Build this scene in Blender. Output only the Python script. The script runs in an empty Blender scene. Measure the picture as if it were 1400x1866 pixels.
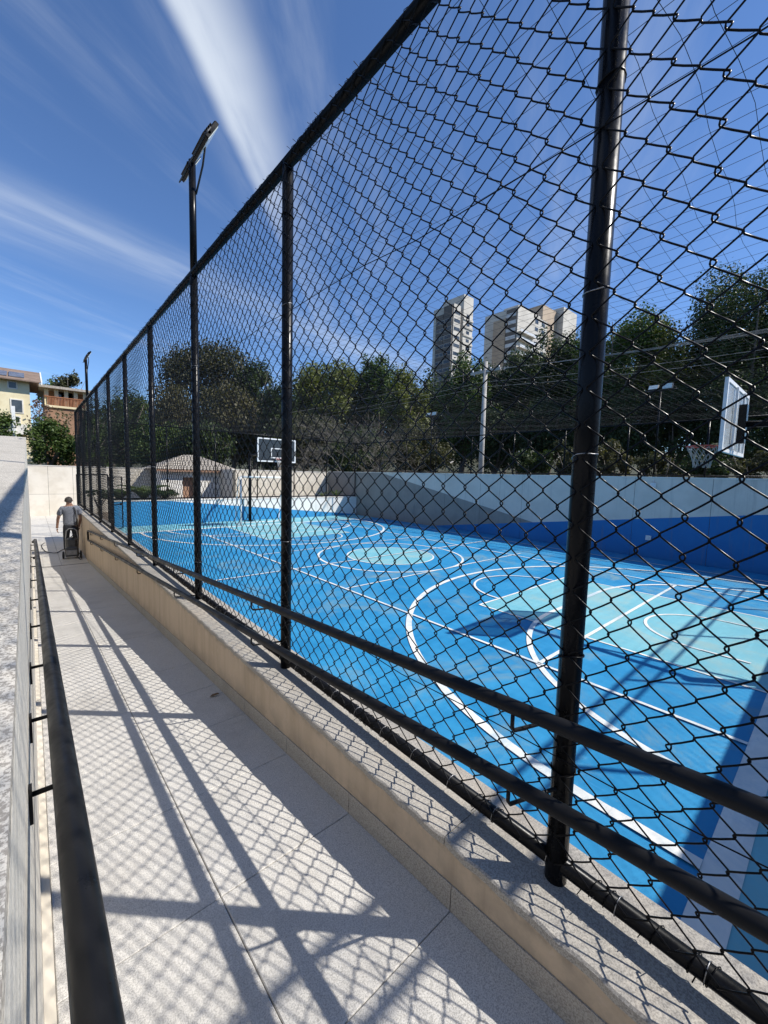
import bpy, math, random
import numpy as np
from mathutils import Vector, Matrix
R = math.radians
SC = bpy.context.scene
COL = SC.collection

# ------------------------------------------------------------------ camera
F_PX, YAW, PITCH, ROLL = 736.1, 0.7211, -0.0894, 0.0263
CAM = np.array([0.0, 0.0, 2.495])
def axes():
    f = np.array([math.sin(YAW)*math.cos(PITCH), math.cos(YAW)*math.cos(PITCH), math.sin(PITCH)])
    r0 = np.array([math.cos(YAW), -math.sin(YAW), 0.0]); u0 = np.cross(r0, f)
    r = math.cos(ROLL)*r0 + math.sin(ROLL)*u0
    u = -math.sin(ROLL)*r0 + math.cos(ROLL)*u0
    return r, u, f
AR, AU, AF = axes()
cd = bpy.data.cameras.new('camera'); cam = bpy.data.objects.new('camera', cd); COL.objects.link(cam)
cd.sensor_fit = 'HORIZONTAL'; cd.sensor_width = 36.0; cd.lens = F_PX/1400*36.0
cd.clip_start = 0.02; cd.clip_end = 3000
cam.matrix_world = Matrix(((AR[0], AU[0], -AF[0], CAM[0]), (AR[1], AU[1], -AF[1], CAM[1]), (AR[2], AU[2], -AF[2], CAM[2]), (0, 0, 0, 1)))
SC.camera = cam

# ------------------------------------------------------------------ light
SUN = Vector((0.65, -0.69, 1.0)).normalized()
EL = math.asin(SUN.z); AZ = math.atan2(SUN.x, SUN.y)
w = bpy.data.worlds.new('World'); SC.world = w; w.use_nodes = True
SKY_STRENGTH = 0.096
SUN_STRENGTH = 5.0
EXPOSURE = 0.36
sd = bpy.data.lights.new('sun', 'SUN'); sd.energy = SUN_STRENGTH; sd.angle = R(0.53); sd.color = (1.0, 0.955, 0.88)
so = bpy.data.objects.new('sun', sd); COL.objects.link(so)
so.rotation_euler = SUN.to_track_quat('Z', 'Y').to_euler(); so.location = (20, -20, 40)
SC.view_settings.view_transform = 'Standard'; SC.view_settings.look = 'None'
SC.view_settings.gamma = 1.0; SC.view_settings.exposure = EXPOSURE; SC.view_settings.use_curve_mapping = False
SC.render.engine = 'CYCLES'
SC.cycles.use_denoising = True
try: SC.cycles.denoiser = 'OPENIMAGEDENOISE'
except Exception: pass
SC.cycles.max_bounces = 6; SC.cycles.transparent_max_bounces = 8
SC.cycles.sample_clamp_indirect = 4.0

class NT:
    """small node-tree helper"""
    def __init__(s, tree): s.t = tree; s.n = tree.nodes; s.l = tree.links; s.n.clear()
    def new(s, typ, **kw):
        nd = s.n.new(typ)
        for k, v in kw.items(): setattr(nd, k, v)
        return nd
    def put(s, sock, v):
        if hasattr(v, 'is_output') or isinstance(v, bpy.types.NodeSocket): s.l.new(v, sock)
        else: sock.default_value = v
    def math(s, op, a, b=None, c=None, clamp=False):
        nd = s.new('ShaderNodeMath', operation=op, use_clamp=clamp)
        s.put(nd.inputs[0], a)
        if b is not None: s.put(nd.inputs[1], b)
        if c is not None: s.put(nd.inputs[2], c)
        return nd.outputs[0]
    def mix(s, fac, a, b, mode='MIX'):
        nd = s.new('ShaderNodeMix', data_type='RGBA', blend_type=mode)
        s.put(nd.inputs[0], fac); s.put(nd.inputs[6], c4(a)); s.put(nd.inputs[7], c4(b))
        return nd.outputs[2]
    def noise(s, vec, scale, detail=4.0, rough=0.5, dist=0.0):
        nd = s.new('ShaderNodeTexNoise'); s.l.new(vec, nd.inputs['Vector'])
        nd.inputs['Scale'].default_value = scale; nd.inputs['Detail'].default_value = detail
        nd.inputs['Roughness'].default_value = rough; nd.inputs['Distortion'].default_value = dist
        return nd.outputs[0]
    def ramp(s, fac, lo, hi, a=0.0, b=1.0):
        nd = s.new('ShaderNodeMapRange', interpolation_type='SMOOTHSTEP')
        s.put(nd.inputs[0], fac); nd.inputs[1].default_value = lo; nd.inputs[2].default_value = hi
        nd.inputs[3].default_value = a; nd.inputs[4].default_value = b
        return nd.outputs[0]
    def vmap(s, vec, scale=(1, 1, 1), rot=(0, 0, 0), loc=(0, 0, 0)):
        nd = s.new('ShaderNodeMapping'); s.l.new(vec, nd.inputs[0])
        nd.inputs['Scale'].default_value = scale; nd.inputs['Rotation'].default_value = rot; nd.inputs['Location'].default_value = loc
        return nd.outputs[0]
def c4(c):
    if isinstance(c, (tuple, list)) and len(c) == 3: return (*c, 1.0)
    return c

# world: physical sky with thin cirrus streaks drawn out on a cloud layer high above
T = NT(w.node_tree)
sky = T.new('ShaderNodeTexSky', sky_type='NISHITA', sun_disc=False, sun_elevation=EL, sun_rotation=AZ, altitude=700, air_density=1.0, dust_density=0.05, ozone_density=3.0)
tc = T.new('ShaderNodeTexCoord')
sp = T.new('ShaderNodeSeparateXYZ'); T.l.new(tc.outputs['Generated'], sp.inputs[0])
dz = T.math('MAXIMUM', sp.outputs[2], 0.02)
u = T.math('DIVIDE', sp.outputs[0], dz); v = T.math('DIVIDE', sp.outputs[1], dz)
uvn = T.new('ShaderNodeCombineXYZ'); T.l.new(u, uvn.inputs[0]); T.l.new(v, uvn.inputs[1]); uv = uvn.outputs[0]
wob = T.math('MULTIPLY', T.math('SUBTRACT', T.noise(uv, 3.0, 3), 0.5), 0.05)
def lin(a, b): return T.math('ADD', T.math('MULTIPLY', u, a), T.math('MULTIPLY', v, b))
# band 1: crisp on one side, feathered on the other
n1 = T.math('ADD', lin(-0.748, 0.664), wob); a1 = lin(0.664, 0.748)
def fibre(ang, stretch, sc, loc=(0, 0, 0), det=6, rough=0.62):
    # rotate so x runs along the streak, then stretch
    r_ = T.vmap(uv, (1, 1, 1), (0, 0, -R(ang)), loc); return T.noise(T.vmap(r_, (1.0/stretch, 1.0, 1)), sc, det, rough)
fa = fibre(48.4, 5.0, 13.0); fb = fibre(46.0, 5.0, 5.0, (.3, .2, 0), 4, 0.5)
fib1 = T.math('ADD', T.math('MULTIPLY', fa, 0.32), T.math('MULTIPLY', fb, 0.68))
b1 = T.math('MULTIPLY', T.math('MULTIPLY', T.ramp(n1, 0.27, 0.47), T.ramp(n1, 0.525, 0.468)), T.ramp(fib1, 0.32, 0.60, 0.35, 0.85))
b1 = T.math('MULTIPLY', b1, T.ramp(a1, 2.0, 1.05, 0.3, 1.0))
n1b = T.math('ADD', n1, T.math('MULTIPLY', T.math('SUBTRACT', fb, 0.5), 0.12))
b1b = T.math('MULTIPLY', T.math('MULTIPLY', T.ramp(n1b, -0.1, 0.3), T.ramp(n1b, 0.62, 0.5)), T.ramp(fib1, 0.42, 0.68, 0.0, 0.2))
b1 = T.math('MAXIMUM', b1, b1b)
fc = fibre(13.0, 5.0, 8.0); fd = fibre(16.0, 4.0, 2.6, (.7, .1, 0), 4, 0.5)
fib2 = T.math('ADD', T.math('MULTIPLY', fc, 0.33), T.math('MULTIPLY', fd, 0.67))
n2 = T.math('ADD', lin(-0.2, 0.98), wob)
b2 = T.math('MULTIPLY', T.math('MULTIPLY', T.ramp(n2, 1.8, 2.2), T.ramp(n2, 2.75, 2.25)), T.ramp(fib2, 0.38, 0.70, 0.08, 0.42))
fe = fibre(30.0, 6.0, 6.0, (2, 1, 0)); ff = fibre(35.0, 2.5, 1.1, (3.1, 1.7, 0), 4, 0.5)
fib3 = T.math('ADD', T.math('MULTIPLY', fe, 0.4), T.math('MULTIPLY', ff, 0.6))
b3 = T.ramp(fib3, 0.50, 0.76, 0.0, 0.26)
cl = T.math('MAXIMUM', T.math('MAXIMUM', b1, b2), b3)
cl = T.math('MULTIPLY', cl, T.ramp(sp.outputs[2], 0.03, 0.16), None, True)
bg = T.new('ShaderNodeBackground'); bg.inputs[1].default_value = SKY_STRENGTH
skc = T.mix(1.0, sky.outputs[0], (0.90, 1.10, 1.36, 1), 'MULTIPLY')
T.l.new(T.mix(T.math('MULTIPLY', cl, 0.8), skc, (7.8, 8.4, 9.0, 1)), bg.inputs[0])
wo = T.new('ShaderNodeOutputWorld'); T.l.new(bg.outputs[0], wo.inputs[0])

# ------------------------------------------------------------------ pixel -> place
def ray(x, y): return AF + AR*(x-700)/F_PX - AU*(y-933)/F_PX
def px(x, y, X=None, Y=None, Z=None, D=None):
    d = ray(x, y)
    if X is not None: t = (X-CAM[0])/d[0]
    elif Y is not None: t = (Y-CAM[1])/d[1]
    elif Z is not None: t = (Z-CAM[2])/d[2]
    else: t = D
    return CAM + d*t

# ------------------------------------------------------------------ materials
MATS = {}
def base(name):
    m = bpy.data.materials.new(name); m.use_nodes = True; t = NT(m.node_tree)
    bs = t.new('ShaderNodeBsdfPrincipled'); o = t.new('ShaderNodeOutputMaterial'); t.l.new(bs.outputs[0], o.inputs[0])
    g = t.new('ShaderNodeNewGeometry')
    MATS[name] = m
    return m, t, bs, g.outputs['Position']
def bump(t, bs, h, strength, dist):
    b = t.new('ShaderNodeBump'); b.inputs['Strength'].default_value = strength; b.inputs['Distance'].default_value = dist
    t.l.new(h, b.inputs['Height']); t.l.new(b.outputs[0], bs.inputs['Normal'])
def simple(name, c1, c2=None, scale=8.0, rough=0.6, bstr=0.0, bdist=0.004, bscale=60, metal=0.0, spec=0.5, lo=0.35, hi=0.65):
    m, t, bs, P = base(name)
    if c2 is None: c2 = tuple(x*0.8 for x in c1)
    n = t.noise(P, scale, 5, 0.6)
    t.l.new(t.mix(t.ramp(n, lo, hi), c1, c2), bs.inputs['Base Color'])
    bs.inputs['Roughness'].default_value = rough; bs.inputs['Metallic'].default_value = metal
    bs.inputs['Specular IOR Level'].default_value = spec
    if bstr: bump(t, bs, t.noise(P, bscale, 4, 0.6), bstr, bdist)
    return m
def granite(name, light, dark, grain, contrast_lo, contrast_hi, stain=0.25, rough=0.75, b=0.3, sc2=(0.62, 0.55, 0.45)):
    m, t, bs, P = base(name)
    n = t.noise(P, grain, 3, 0.7)
    col = t.mix(t.ramp(n, contrast_lo, contrast_hi), dark, light)
    n2 = t.noise(P, grain*2.7, 2, 0.5)
    col = t.mix(t.ramp(n2, 0.60, 0.72, 0, 0.55), col, tuple(x*0.35 for x in dark))
    st = t.noise(P, 2.3, 6, 0.65)
    col = t.mix(t.ramp(st, 0.45, 0.75, 0, stain), col, sc2)
    st2 = t.noise(P, 1.3, 7, 0.68)
    col = t.mix(t.ramp(st2, 0.46, 0.72, 0, 0.32), col, tuple(x*0.6 for x in dark))
    t.l.new(col, bs.inputs['Base Color']); bs.inputs['Roughness'].default_value = rough; bs.inputs['Specular IOR Level'].default_value = 0.15
    bump(t, bs, n, b, 0.003)
    return m
granite('granite_floor', (0.66, 0.635, 0.59), (0.37, 0.355, 0.33), 230, 0.34, 0.6, 0.3, 0.75, 0.3, (0.50, 0.46, 0.40))
granite('granite_rough', (0.58, 0.54, 0.465), (0.27, 0.245, 0.21), 150, 0.42, 0.56, 0.25, 0.85, 0.22, (0.52, 0.47, 0.40))
granite('granite_kerb', (0.46, 0.43, 0.38), (0.24, 0.225, 0.205), 200, 0.34, 0.62, 0.5, 0.8, 0.35, (0.46, 0.38, 0.29))
granite('granite_side', (0.72, 0.68, 0.60), (0.50, 0.475, 0.42), 140, 0.3, 0.65, 0.35, 0.75, 0.3, (0.58, 0.54, 0.46))
granite('paver_mat', (0.62, 0.59, 0.53), (0.45, 0.43, 0.39), 120, 0.32, 0.62, 0.3, 0.45, 0.15)
simple('grout', (0.14, 0.13, 0.115), (0.08, 0.075, 0.065), 6, 0.95)
SLOPE_ = 0.0757
# beige render of the kerb wall: streaks, splash marks along the foot, grime under the coping
m, t, bs, P = base('beige_render')
st = t.noise(t.vmap(P, (1.3, 1.3, 0.18)), 3.0, 6, 0.65)
col = t.mix(t.ramp(st, 0.4, 0.7), (0.56, 0.44, 0.315), (0.46, 0.355, 0.245))
col = t.mix(t.ramp(t.noise(P, 14, 5, 0.6), 0.55, 0.75, 0, 0.4), col, (0.64, 0.53, 0.41))
sx = t.new('ShaderNodeSeparateXYZ'); t.l.new(P, sx.inputs[0])
drip = t.noise(t.vmap(P, (9, 9, 0.5)), 1.6, 5, 0.7)
col = t.mix(t.ramp(drip, 0.52, 0.74, 0, 0.38), col, (0.31, 0.24, 0.17))
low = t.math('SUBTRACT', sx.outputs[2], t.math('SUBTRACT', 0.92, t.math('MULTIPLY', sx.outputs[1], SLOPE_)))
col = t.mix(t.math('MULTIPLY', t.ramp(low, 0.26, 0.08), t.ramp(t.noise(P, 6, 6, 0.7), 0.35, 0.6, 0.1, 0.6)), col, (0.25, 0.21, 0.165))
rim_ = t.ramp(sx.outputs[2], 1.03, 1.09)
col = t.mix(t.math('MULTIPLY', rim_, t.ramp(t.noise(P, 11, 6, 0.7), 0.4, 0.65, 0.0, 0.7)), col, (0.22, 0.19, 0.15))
t.l.new(col, bs.inputs['Base Color']); bs.inputs['Roughness'].default_value = 0.85
bump(t, bs, t.noise(P, 90, 4, 0.7), 0.25, 0.003)
simple('cream_panel', (0.72, 0.66, 0.56), (0.62, 0.56, 0.46), 1.6, 0.75, 0.15, 0.002, 120)
simple('white_wall', (0.76, 0.73, 0.67), (0.66, 0.62, 0.55), 1.2, 0.8, 0.15, 0.002, 100)
simple('dark_joint', (0.10, 0.095, 0.085), (0.16, 0.15, 0.13), 20, 0.9)
# black painted steel
def paint_black(name, r, c=(0.006, 0.0062, 0.0072)):
    m, t, bs, P = base(name)
    n = t.noise(P, 26, 6, 0.7)
    t.l.new(t.mix(t.ramp(n, 0.62, 0.82, 0, 0.4), c, tuple(x*2.6 for x in c)), bs.inputs['Base Color'])
    rr = t.ramp(t.noise(P, 9, 5, 0.7), 0.3, 0.75, r*0.75, r*1.5); t.l.new(rr, bs.inputs['Roughness'])
    bs.inputs['Specular IOR Level'].default_value = 0.13
    bump(t, bs, t.noise(P, 140, 3, 0.6), 0.1, 0.001)
paint_black('black_post', 0.27)
paint_black('black_rail', 0.36, (0.013, 0.013, 0.0138))
paint_black('black_wire', 0.34, (0.004, 0.004, 0.005))
simple('tie_wire', (0.35, 0.35, 0.36), (0.2, 0.2, 0.2), 40, 0.4, metal=0.8)
simple('net_cord', (0.015, 0.015, 0.02), (0.03, 0.03, 0.035), 10, 0.8)
# painted court
def court_paint(name, c1, c2, worn, wlo=0.60, whi=0.80, wfac=0.75):
    m, t, bs, P = base(name)
    col = t.mix(t.ramp(t.noise(P, 1.1, 6, 0.62), 0.35, 0.68), c1, c2)
    streak = t.noise(t.vmap(P, (0.6, 3.0, 1), (0, 0, R(28))), 2.2, 6, 0.7)
    col = t.mix(t.ramp(streak, 0.52, 0.78, 0, 0.35), col, tuple(min(1, x*1.35+0.02) for x in c1))
    wn = t.noise(P, 0.75, 8, 0.70, 0.9)
    col = t.mix(t.ramp(wn, wlo, whi, 0, wfac), col, worn)
    col = t.mix(t.ramp(t.noise(P, 9, 5, 0.75), 0.60, 0.76, 0, 0.45), col, worn)
    sc_ = t.noise(t.vmap(P, (14, 1.2, 1), (0, 0, R(20))), 2.0, 5, 0.7)
    col = t.mix(t.ramp(sc_, 0.60, 0.72, 0, 0.28), col, tuple(min(1, x*1.6+0.05) for x in c1))
    t.l.new(col, bs.inputs['Base Color'])
    t.l.new(t.ramp(wn, 0.4, 0.8, 0.55, 0.85), bs.inputs['Roughness']); bs.inputs['Specular IOR Level'].default_value = 0.25
    bump(t, bs, t.noise(P, 140, 3, 0.7), 0.12, 0.002)
court_paint('court_blue', (0.016, 0.198, 0.41), (0.032, 0.252, 0.475), (0.20, 0.29, 0.28), 0.49, 0.70, 0.62)
court_paint('court_teal', (0.15, 0.41, 0.49), (0.19, 0.46, 0.53), (0.31, 0.42, 0.39), 0.46, 0.70, 0.65)
court_paint('court_white', (0.74, 0.74, 0.70), (0.64, 0.65, 0.62), (0.25, 0.40, 0.50), 0.45, 0.66, 0.6)
# painted geometric design of the court walls
def design(name, kind):
    m, t, bs, P = base(name)
    s = t.new('ShaderNodeSeparateXYZ'); t.l.new(P, s.inputs[0])
    n = t.noise(P, 1.5, 5, 0.6)
    white = t.mix(t.ramp(n, 0.35, 0.7), (0.66, 0.62, 0.55), (0.58, 0.545, 0.48))
    blue = t.mix(t.ramp(n, 0.35, 0.7), (0.011, 0.150, 0.40), (0.015, 0.172, 0.43))
    grey = t.mix(t.ramp(n, 0.35, 0.7), (0.28, 0.262, 0.235), (0.235, 0.22, 0.20))
    if kind == 'side':   # wall along Y
        zb = t.math('ADD', t.math('MULTIPLY', s.outputs[1], -0.135), 1.875)
        zg = t.math('ADD', t.math('MULTIPLY', s.outputs[1], 0.198), -0.92)
        col = t.mix(t.math('LESS_THAN', s.outputs[2], zg), white, grey)
        col = t.mix(t.math('LESS_THAN', s.outputs[2], zb), col, blue)
    else:                # wall along X
        white = t.mix(t.ramp(n, 0.35, 0.7), (0.76, 0.75, 0.72), (0.68, 0.67, 0.64))
        blue = t.mix(t.ramp(n, 0.35, 0.7), (0.018, 0.225, 0.47), (0.024, 0.25, 0.50))  # same blue paint, lightened here so the colour itself looks sunlit
        zb = t.math('ADD', t.math('MULTIPLY', s.outputs[0], -0.098), 1.55)
        col = t.mix(t.math('LESS_THAN', s.outputs[2], zb), white, blue)
    dr = t.noise(t.vmap(P, (5, 5, 0.35)), 1.2, 6, 0.7)
    col = t.mix(t.ramp(dr, 0.52, 0.75, 0, 0.4), col, (0.16, 0.16, 0.15))
    t.l.new(col, bs.inputs['Base Color']); bs.inputs['Roughness'].default_value = 0.7
    bump(t, bs, t.noise(P, 80, 3, 0.6), 0.12, 0.002)
design('wall_design_side', 'side'); design('wall_design_end', 'end')
def leaf(name, c1, c2, c3, rough=0.55):
    m, t, bs, P = base(name)
    n = t.noise(P, 0.9, 4, 0.6); n2 = t.noise(P, 7.0, 2, 0.5)
    col = t.mix(t.ramp(n, 0.35, 0.65), c1, c2)
    col = t.mix(t.ramp(n2, 0.52, 0.7, 0, 0.8), col, c3)
    t.l.new(col, bs.inputs['Base Color']); bs.inputs['Roughness'].default_value = rough
    bs.inputs['Specular IOR Level'].default_value = 0.35
    tr = t.new('ShaderNodeBsdfTranslucent'); t.l.new(t.mix(1.0, col, (1.0, 1.1, 0.5, 1), 'MULTIPLY'), tr.inputs[0])
    ms = t.new('ShaderNodeMixShader'); ms.inputs[0].default_value = 0.3
    o = [x for x in t.n if x.type == 'OUTPUT_MATERIAL'][0]
    t.l.new(bs.outputs[0], ms.inputs[1]); t.l.new(tr.outputs[0], ms.inputs[2]); t.l.new(ms.outputs[0], o.inputs[0])
leaf('leaf_dark', (0.030, 0.050, 0.018), (0.046, 0.072, 0.022), (0.085, 0.112, 0.032))
leaf('leaf_green', (0.048, 0.086, 0.022), (0.075, 0.118, 0.027), (0.13, 0.165, 0.04))
leaf('leaf_yellow', (0.095, 0.118, 0.028), (0.13, 0.145, 0.032), (0.19, 0.19, 0.055))
leaf('leaf_brown', (0.078, 0.076, 0.036), (0.10, 0.092, 0.042), (0.155, 0.13, 0.066))
leaf('leaf_olive', (0.052, 0.054, 0.026), (0.072, 0.074, 0.034), (0.115, 0.108, 0.052))
leaf('leaf_palm', (0.085, 0.12, 0.05), (0.11, 0.14, 0.06), (0.17, 0.18, 0.09), 0.4)
leaf('leaf_plum', (0.12, 0.075, 0.065), (0.15, 0.10, 0.085), (0.17, 0.13, 0.10))
simple('bark', (0.10, 0.085, 0.07), (0.16, 0.14, 0.12), 12, 0.9, 0.4, 0.01, 30)
simple('bark_pale', (0.12, 0.108, 0.09), (0.19, 0.172, 0.148), 8, 0.9)
simple('undergrowth', (0.035, 0.045, 0.02), (0.06, 0.055, 0.03), 0.6, 0.95, 0.6, 0.1, 3)
simple('earth', (0.20, 0.155, 0.11), (0.13, 0.10, 0.075), 1.5, 0.95)
simple('concrete_pole', (0.46, 0.44, 0.41), (0.36, 0.34, 0.31), 3, 0.85)
simple('cable', (0.02, 0.02, 0.02), (0.03, 0.03, 0.03), 3, 0.7)
simple('cable_pale', (0.22, 0.22, 0.22), (0.3, 0.3, 0.3), 3, 0.5)
simple('white_metal', (0.78, 0.78, 0.76), (0.70, 0.70, 0.68), 6, 0.4)
simple('rim_red', (0.45, 0.06, 0.035), (0.36, 0.05, 0.03), 10, 0.45)
simple('net_white', (0.36, 0.35, 0.33), (0.28, 0.27, 0.25), 10, 0.9)
simple('lamp_body', (0.02, 0.021, 0.024), (0.03, 0.03, 0.03), 10, 0.5)
m, t, bs, P = base('lamp_glass'); bs.inputs['Base Color'].default_value = (0.62, 0.68, 0.66, 1); bs.inputs['Roughness'].default_value = 0.12
m, t, bs, P = base('window_glass'); t.l.new(t.mix(t.ramp(t.noise(P, 0.8, 3), 0.4, 0.6), (0.03, 0.035, 0.04), (0.07, 0.08, 0.09)), bs.inputs['Base Color']); bs.inputs['Roughness'].default_value = 0.08
m, t, bs, P = base('clear_board')
bs.inputs['Base Color'].default_value = (0.50, 0.53, 0.54, 1); bs.inputs['Roughness'].default_value = 0.25; bs.inputs['Alpha'].default_value = 0.55
m, t, bs, P = base('smoked_board')
bs.inputs['Base Color'].default_value = (0.05, 0.06, 0.07, 1); bs.inputs['Roughness'].default_value = 0.15; bs.inputs['Alpha'].default_value = 0.75
simple('roof_tile', (0.43, 0.39, 0.335), (0.30, 0.265, 0.225), 5, 0.85)
simple('roof_brown', (0.17, 0.12, 0.09), (0.24, 0.17, 0.13), 1.5, 0.85)
simple('house_cream', (0.76, 0.68, 0.46), (0.68, 0.58, 0.37), 0.8, 0.85)
simple('house_clay', (0.34, 0.20, 0.13), (0.27, 0.16, 0.10), 0.8, 0.85)
simple('wood_orange', (0.36, 0.15, 0.07), (0.28, 0.11, 0.05), 3, 0.7)
simple('solar', (0.16, 0.17, 0.20), (0.10, 0.11, 0.14), 2, 0.2)
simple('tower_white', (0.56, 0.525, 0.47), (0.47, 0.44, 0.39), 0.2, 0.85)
simple('tower_brown_shade', (0.15, 0.13, 0.115), (0.12, 0.105, 0.095), 0.2, 0.85)  # brown darkened so its colour carries the shade on the towers' far-from-sun sides
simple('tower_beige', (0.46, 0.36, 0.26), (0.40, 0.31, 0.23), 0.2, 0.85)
simple('tower_blind', (0.62, 0.64, 0.66), (0.5, 0.52, 0.54), 0.5, 0.5)
# person and machine
m, t, bs, P = base('shirt_grey')
wv = t.noise(P, 16, 4, 0.6); ck = t.new('ShaderNodeTexChecker'); t.l.new(P, ck.inputs[0]); ck.inputs['Scale'].default_value = 34
ck.inputs[1].default_value = (0.18, 0.19, 0.215, 1); ck.inputs[2].default_value = (0.12, 0.13, 0.155, 1)
t.l.new(t.mix(t.ramp(wv, 0.4, 0.7, 0, 0.5), ck.outputs[0], (0.17, 0.185, 0.22)), bs.inputs['Base Color']); bs.inputs['Roughness'].default_value = 0.9
bump(t, bs, t.noise(P, 18, 3, 0.6), 0.6, 0.02)
simple('jeans_dark', (0.014, 0.016, 0.022), (0.03, 0.033, 0.042), 14, 0.9, 0.4, 0.01, 20)
simple('skin_tone', (0.33, 0.18, 0.12), (0.27, 0.145, 0.095), 20, 0.55)
simple('hair_dark', (0.022, 0.017, 0.014), (0.05, 0.04, 0.033), 50, 0.7, 0.5, 0.004, 120)
simple('rubber', (0.015, 0.015, 0.016), (0.03, 0.03, 0.03), 20, 0.75)
simple('machine_dark', (0.025, 0.027, 0.032), (0.05, 0.052, 0.058), 10, 0.4)
simple('machine_grey', (0.28, 0.28, 0.29), (0.2, 0.2, 0.2), 10, 0.35, metal=0.6)
simple('dead_leaf', (0.16, 0.10, 0.05), (0.10, 0.06, 0.03), 60, 0.9)

# ------------------------------------------------------------------ mesh helpers
class MB:
    def __init__(s): s.v = []; s.f = []; s.sm = []
    def add(s, vs, fs, smooth=False):
        o = len(s.v); s.v += [tuple(map(float, a)) for a in vs]; s.f += [tuple(i+o for i in a) for a in fs]; s.sm += [smooth]*len(fs)
        return s
    def hexa(s, p):  # 8 corners: bottom 0-3 ccw, top 4-7
        return s.add(p, [(0, 3, 2, 1), (4, 5, 6, 7), (0, 1, 5, 4), (1, 2, 6, 5), (2, 3, 7, 6), (3, 0, 4, 7)])
    def box(s, a, b):
        (x0, y0, z0), (x1, y1, z1) = a, b
        return s.hexa([(x0, y0, z0), (x1, y0, z0), (x1, y1, z0), (x0, y1, z0), (x0, y0, z1), (x1, y0, z1), (x1, y1, z1), (x0, y1, z1)])
    def bbox(s, a, b, c=0.01):  # box with chamfered vertical and top edges
        (x0, y0, z0), (x1, y1, z1) = a, b
        def ring(i, z): return [(x0+i, y0, z), (x1-i, y0, z), (x1, y0+i, z), (x1, y1-i, z), (x1-i, y1, z), (x0+i, y1, z), (x0, y1-i, z), (x0, y0+i, z)]
        def ring2(i, j, z): return [(x0+i+j, y0+j, z), (x1-i-j, y0+j, z), (x1-j, y0+i+j, z), (x1-j, y1-i-j, z), (x1-i-j, y1-j, z), (x0+i+j, y1-j, z), (x0+j, y1-i-j, z), (x0+j, y0+i+j, z)]
        vs = ring(c, z0)+ring(c, z1-c)+ring2(c, c, z1)
        fs = [tuple(reversed(range(8))), tuple(range(16, 24))]
        for k in (0, 8):
            for i in range(8): j = (i+1) % 8; fs.append((k+i, k+j, k+8+j, k+8+i))
        return s.add(vs, fs)
    def tube(s, pts, r, n=10, caps=True, smooth=True):
        pts = [Vector(p) for p in pts]; rs = r if isinstance(r, (list, tuple)) else [r]*len(pts)
        rings = []; up = None
        for i, p in enumerate(pts):
            a = pts[max(0, i-1)]; b = pts[min(len(pts)-1, i+1)]; d = (b-a)
            if d.length < 1e-9: d = Vector((0, 0, 1))
            d.normalize()
            if up is None:
                up = Vector((0, 0, 1)) if abs(d.z) < 0.9 else Vector((1, 0, 0))
            e1 = (up-d*up.dot(d)); e1.normalize(); up = e1; e2 = d.cross(e1)
            rings.append([p+(e1*math.cos(2*math.pi*k/n)+e2*math.sin(2*math.pi*k/n))*rs[i] for k in range(n)])
        vs = [q for rg in rings for q in rg]; fs = []
        for i in range(len(pts)-1):
            for k in range(n):
                j = (k+1) % n; fs.append((i*n+k, i*n+j, (i+1)*n+j, (i+1)*n+k))
        s.add(vs, fs, smooth)
        if caps:
            o = len(s.v)-len(vs); s.f += [tuple(o+k for k in reversed(range(n))), tuple(o+(len(pts)-1)*n+k for k in range(n))]; s.sm += [False, False]
        return s
    def disc(s, c, r, n=48, r0=0.0, a0=0.0, a1=2*math.pi):
        """flat ring or disc at height c[2]"""
        vs = []; fs = []
        full = abs(a1-a0-2*math.pi) < 1e-6; m_ = n if full else n+1
        for k in range(m_):
            a = a0+(a1-a0)*k/n
            vs.append((c[0]+r*math.cos(a), c[1]+r*math.sin(a), c[2]))
        if r0 <= 0:
            s.add(vs+[(c[0], c[1], c[2])], [(k, (k+1) % m_, m_) for k in range(n)])
        else:
            for k in range(m_):
                a = a0+(a1-a0)*k/n
                vs.append((c[0]+r0*math.cos(a), c[1]+r0*math.sin(a), c[2]))
            s.add(vs, [(k+m_, k, (k+1) % m_, (k+1) % m_+m_) for k in range(n)])
        return s
    def cyl(s, c, r, h, n=20, axis='Z', smooth=True):
        c = Vector(c); d = {'X': Vector((1, 0, 0)), 'Y': Vector((0, 1, 0)), 'Z': Vector((0, 0, 1))}[axis]
        return s.tube([c-d*h/2, c+d*h/2], r, n, True, smooth)
    def mesh(s, name, mat):
        me = bpy.data.meshes.new(name); me.from_pydata(s.v, [], s.f); me.materials.append(MATS[mat] if isinstance(mat, str) else mat)
        me.polygons.foreach_set('use_smooth', s.sm); me.update()
        return me
    def build(s, name, mat, parent=None, kind=None, label=None, cat=None, group=None, loc=None):
        o = bpy.data.objects.new(name, s.mesh(name, mat)); COL.objects.link(o)
        if loc is not None: o.location = loc
        if parent is not None: o.parent = parent
        return tag(o, label, cat, group, kind)
def tag(o, label=None, cat=None, group=None, kind=None):
    if label: o['label'] = label
    if cat: o['category'] = cat
    if group: o['group'] = group
    if kind: o['kind'] = kind
    return o
def empty(name, label, cat, loc=(0, 0, 0), rz=0.0, group=None):
    o = bpy.data.objects.new(name, None); COL.objects.link(o); o.location = loc; o.rotation_euler = (0, 0, rz)
    o.empty_display_size = 0.2
    return tag(o, label, cat, group)
def inst(name, me, parent=None, loc=(0, 0, 0), rot=(0, 0, 0), kind=None, scale=None):
    o = bpy.data.objects.new(name, me); COL.objects.link(o); o.location = loc; o.rotation_euler = rot
    if scale: o.scale = scale
    if parent is not None: o.parent = parent
    if kind: o['kind'] = kind
    return o
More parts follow.
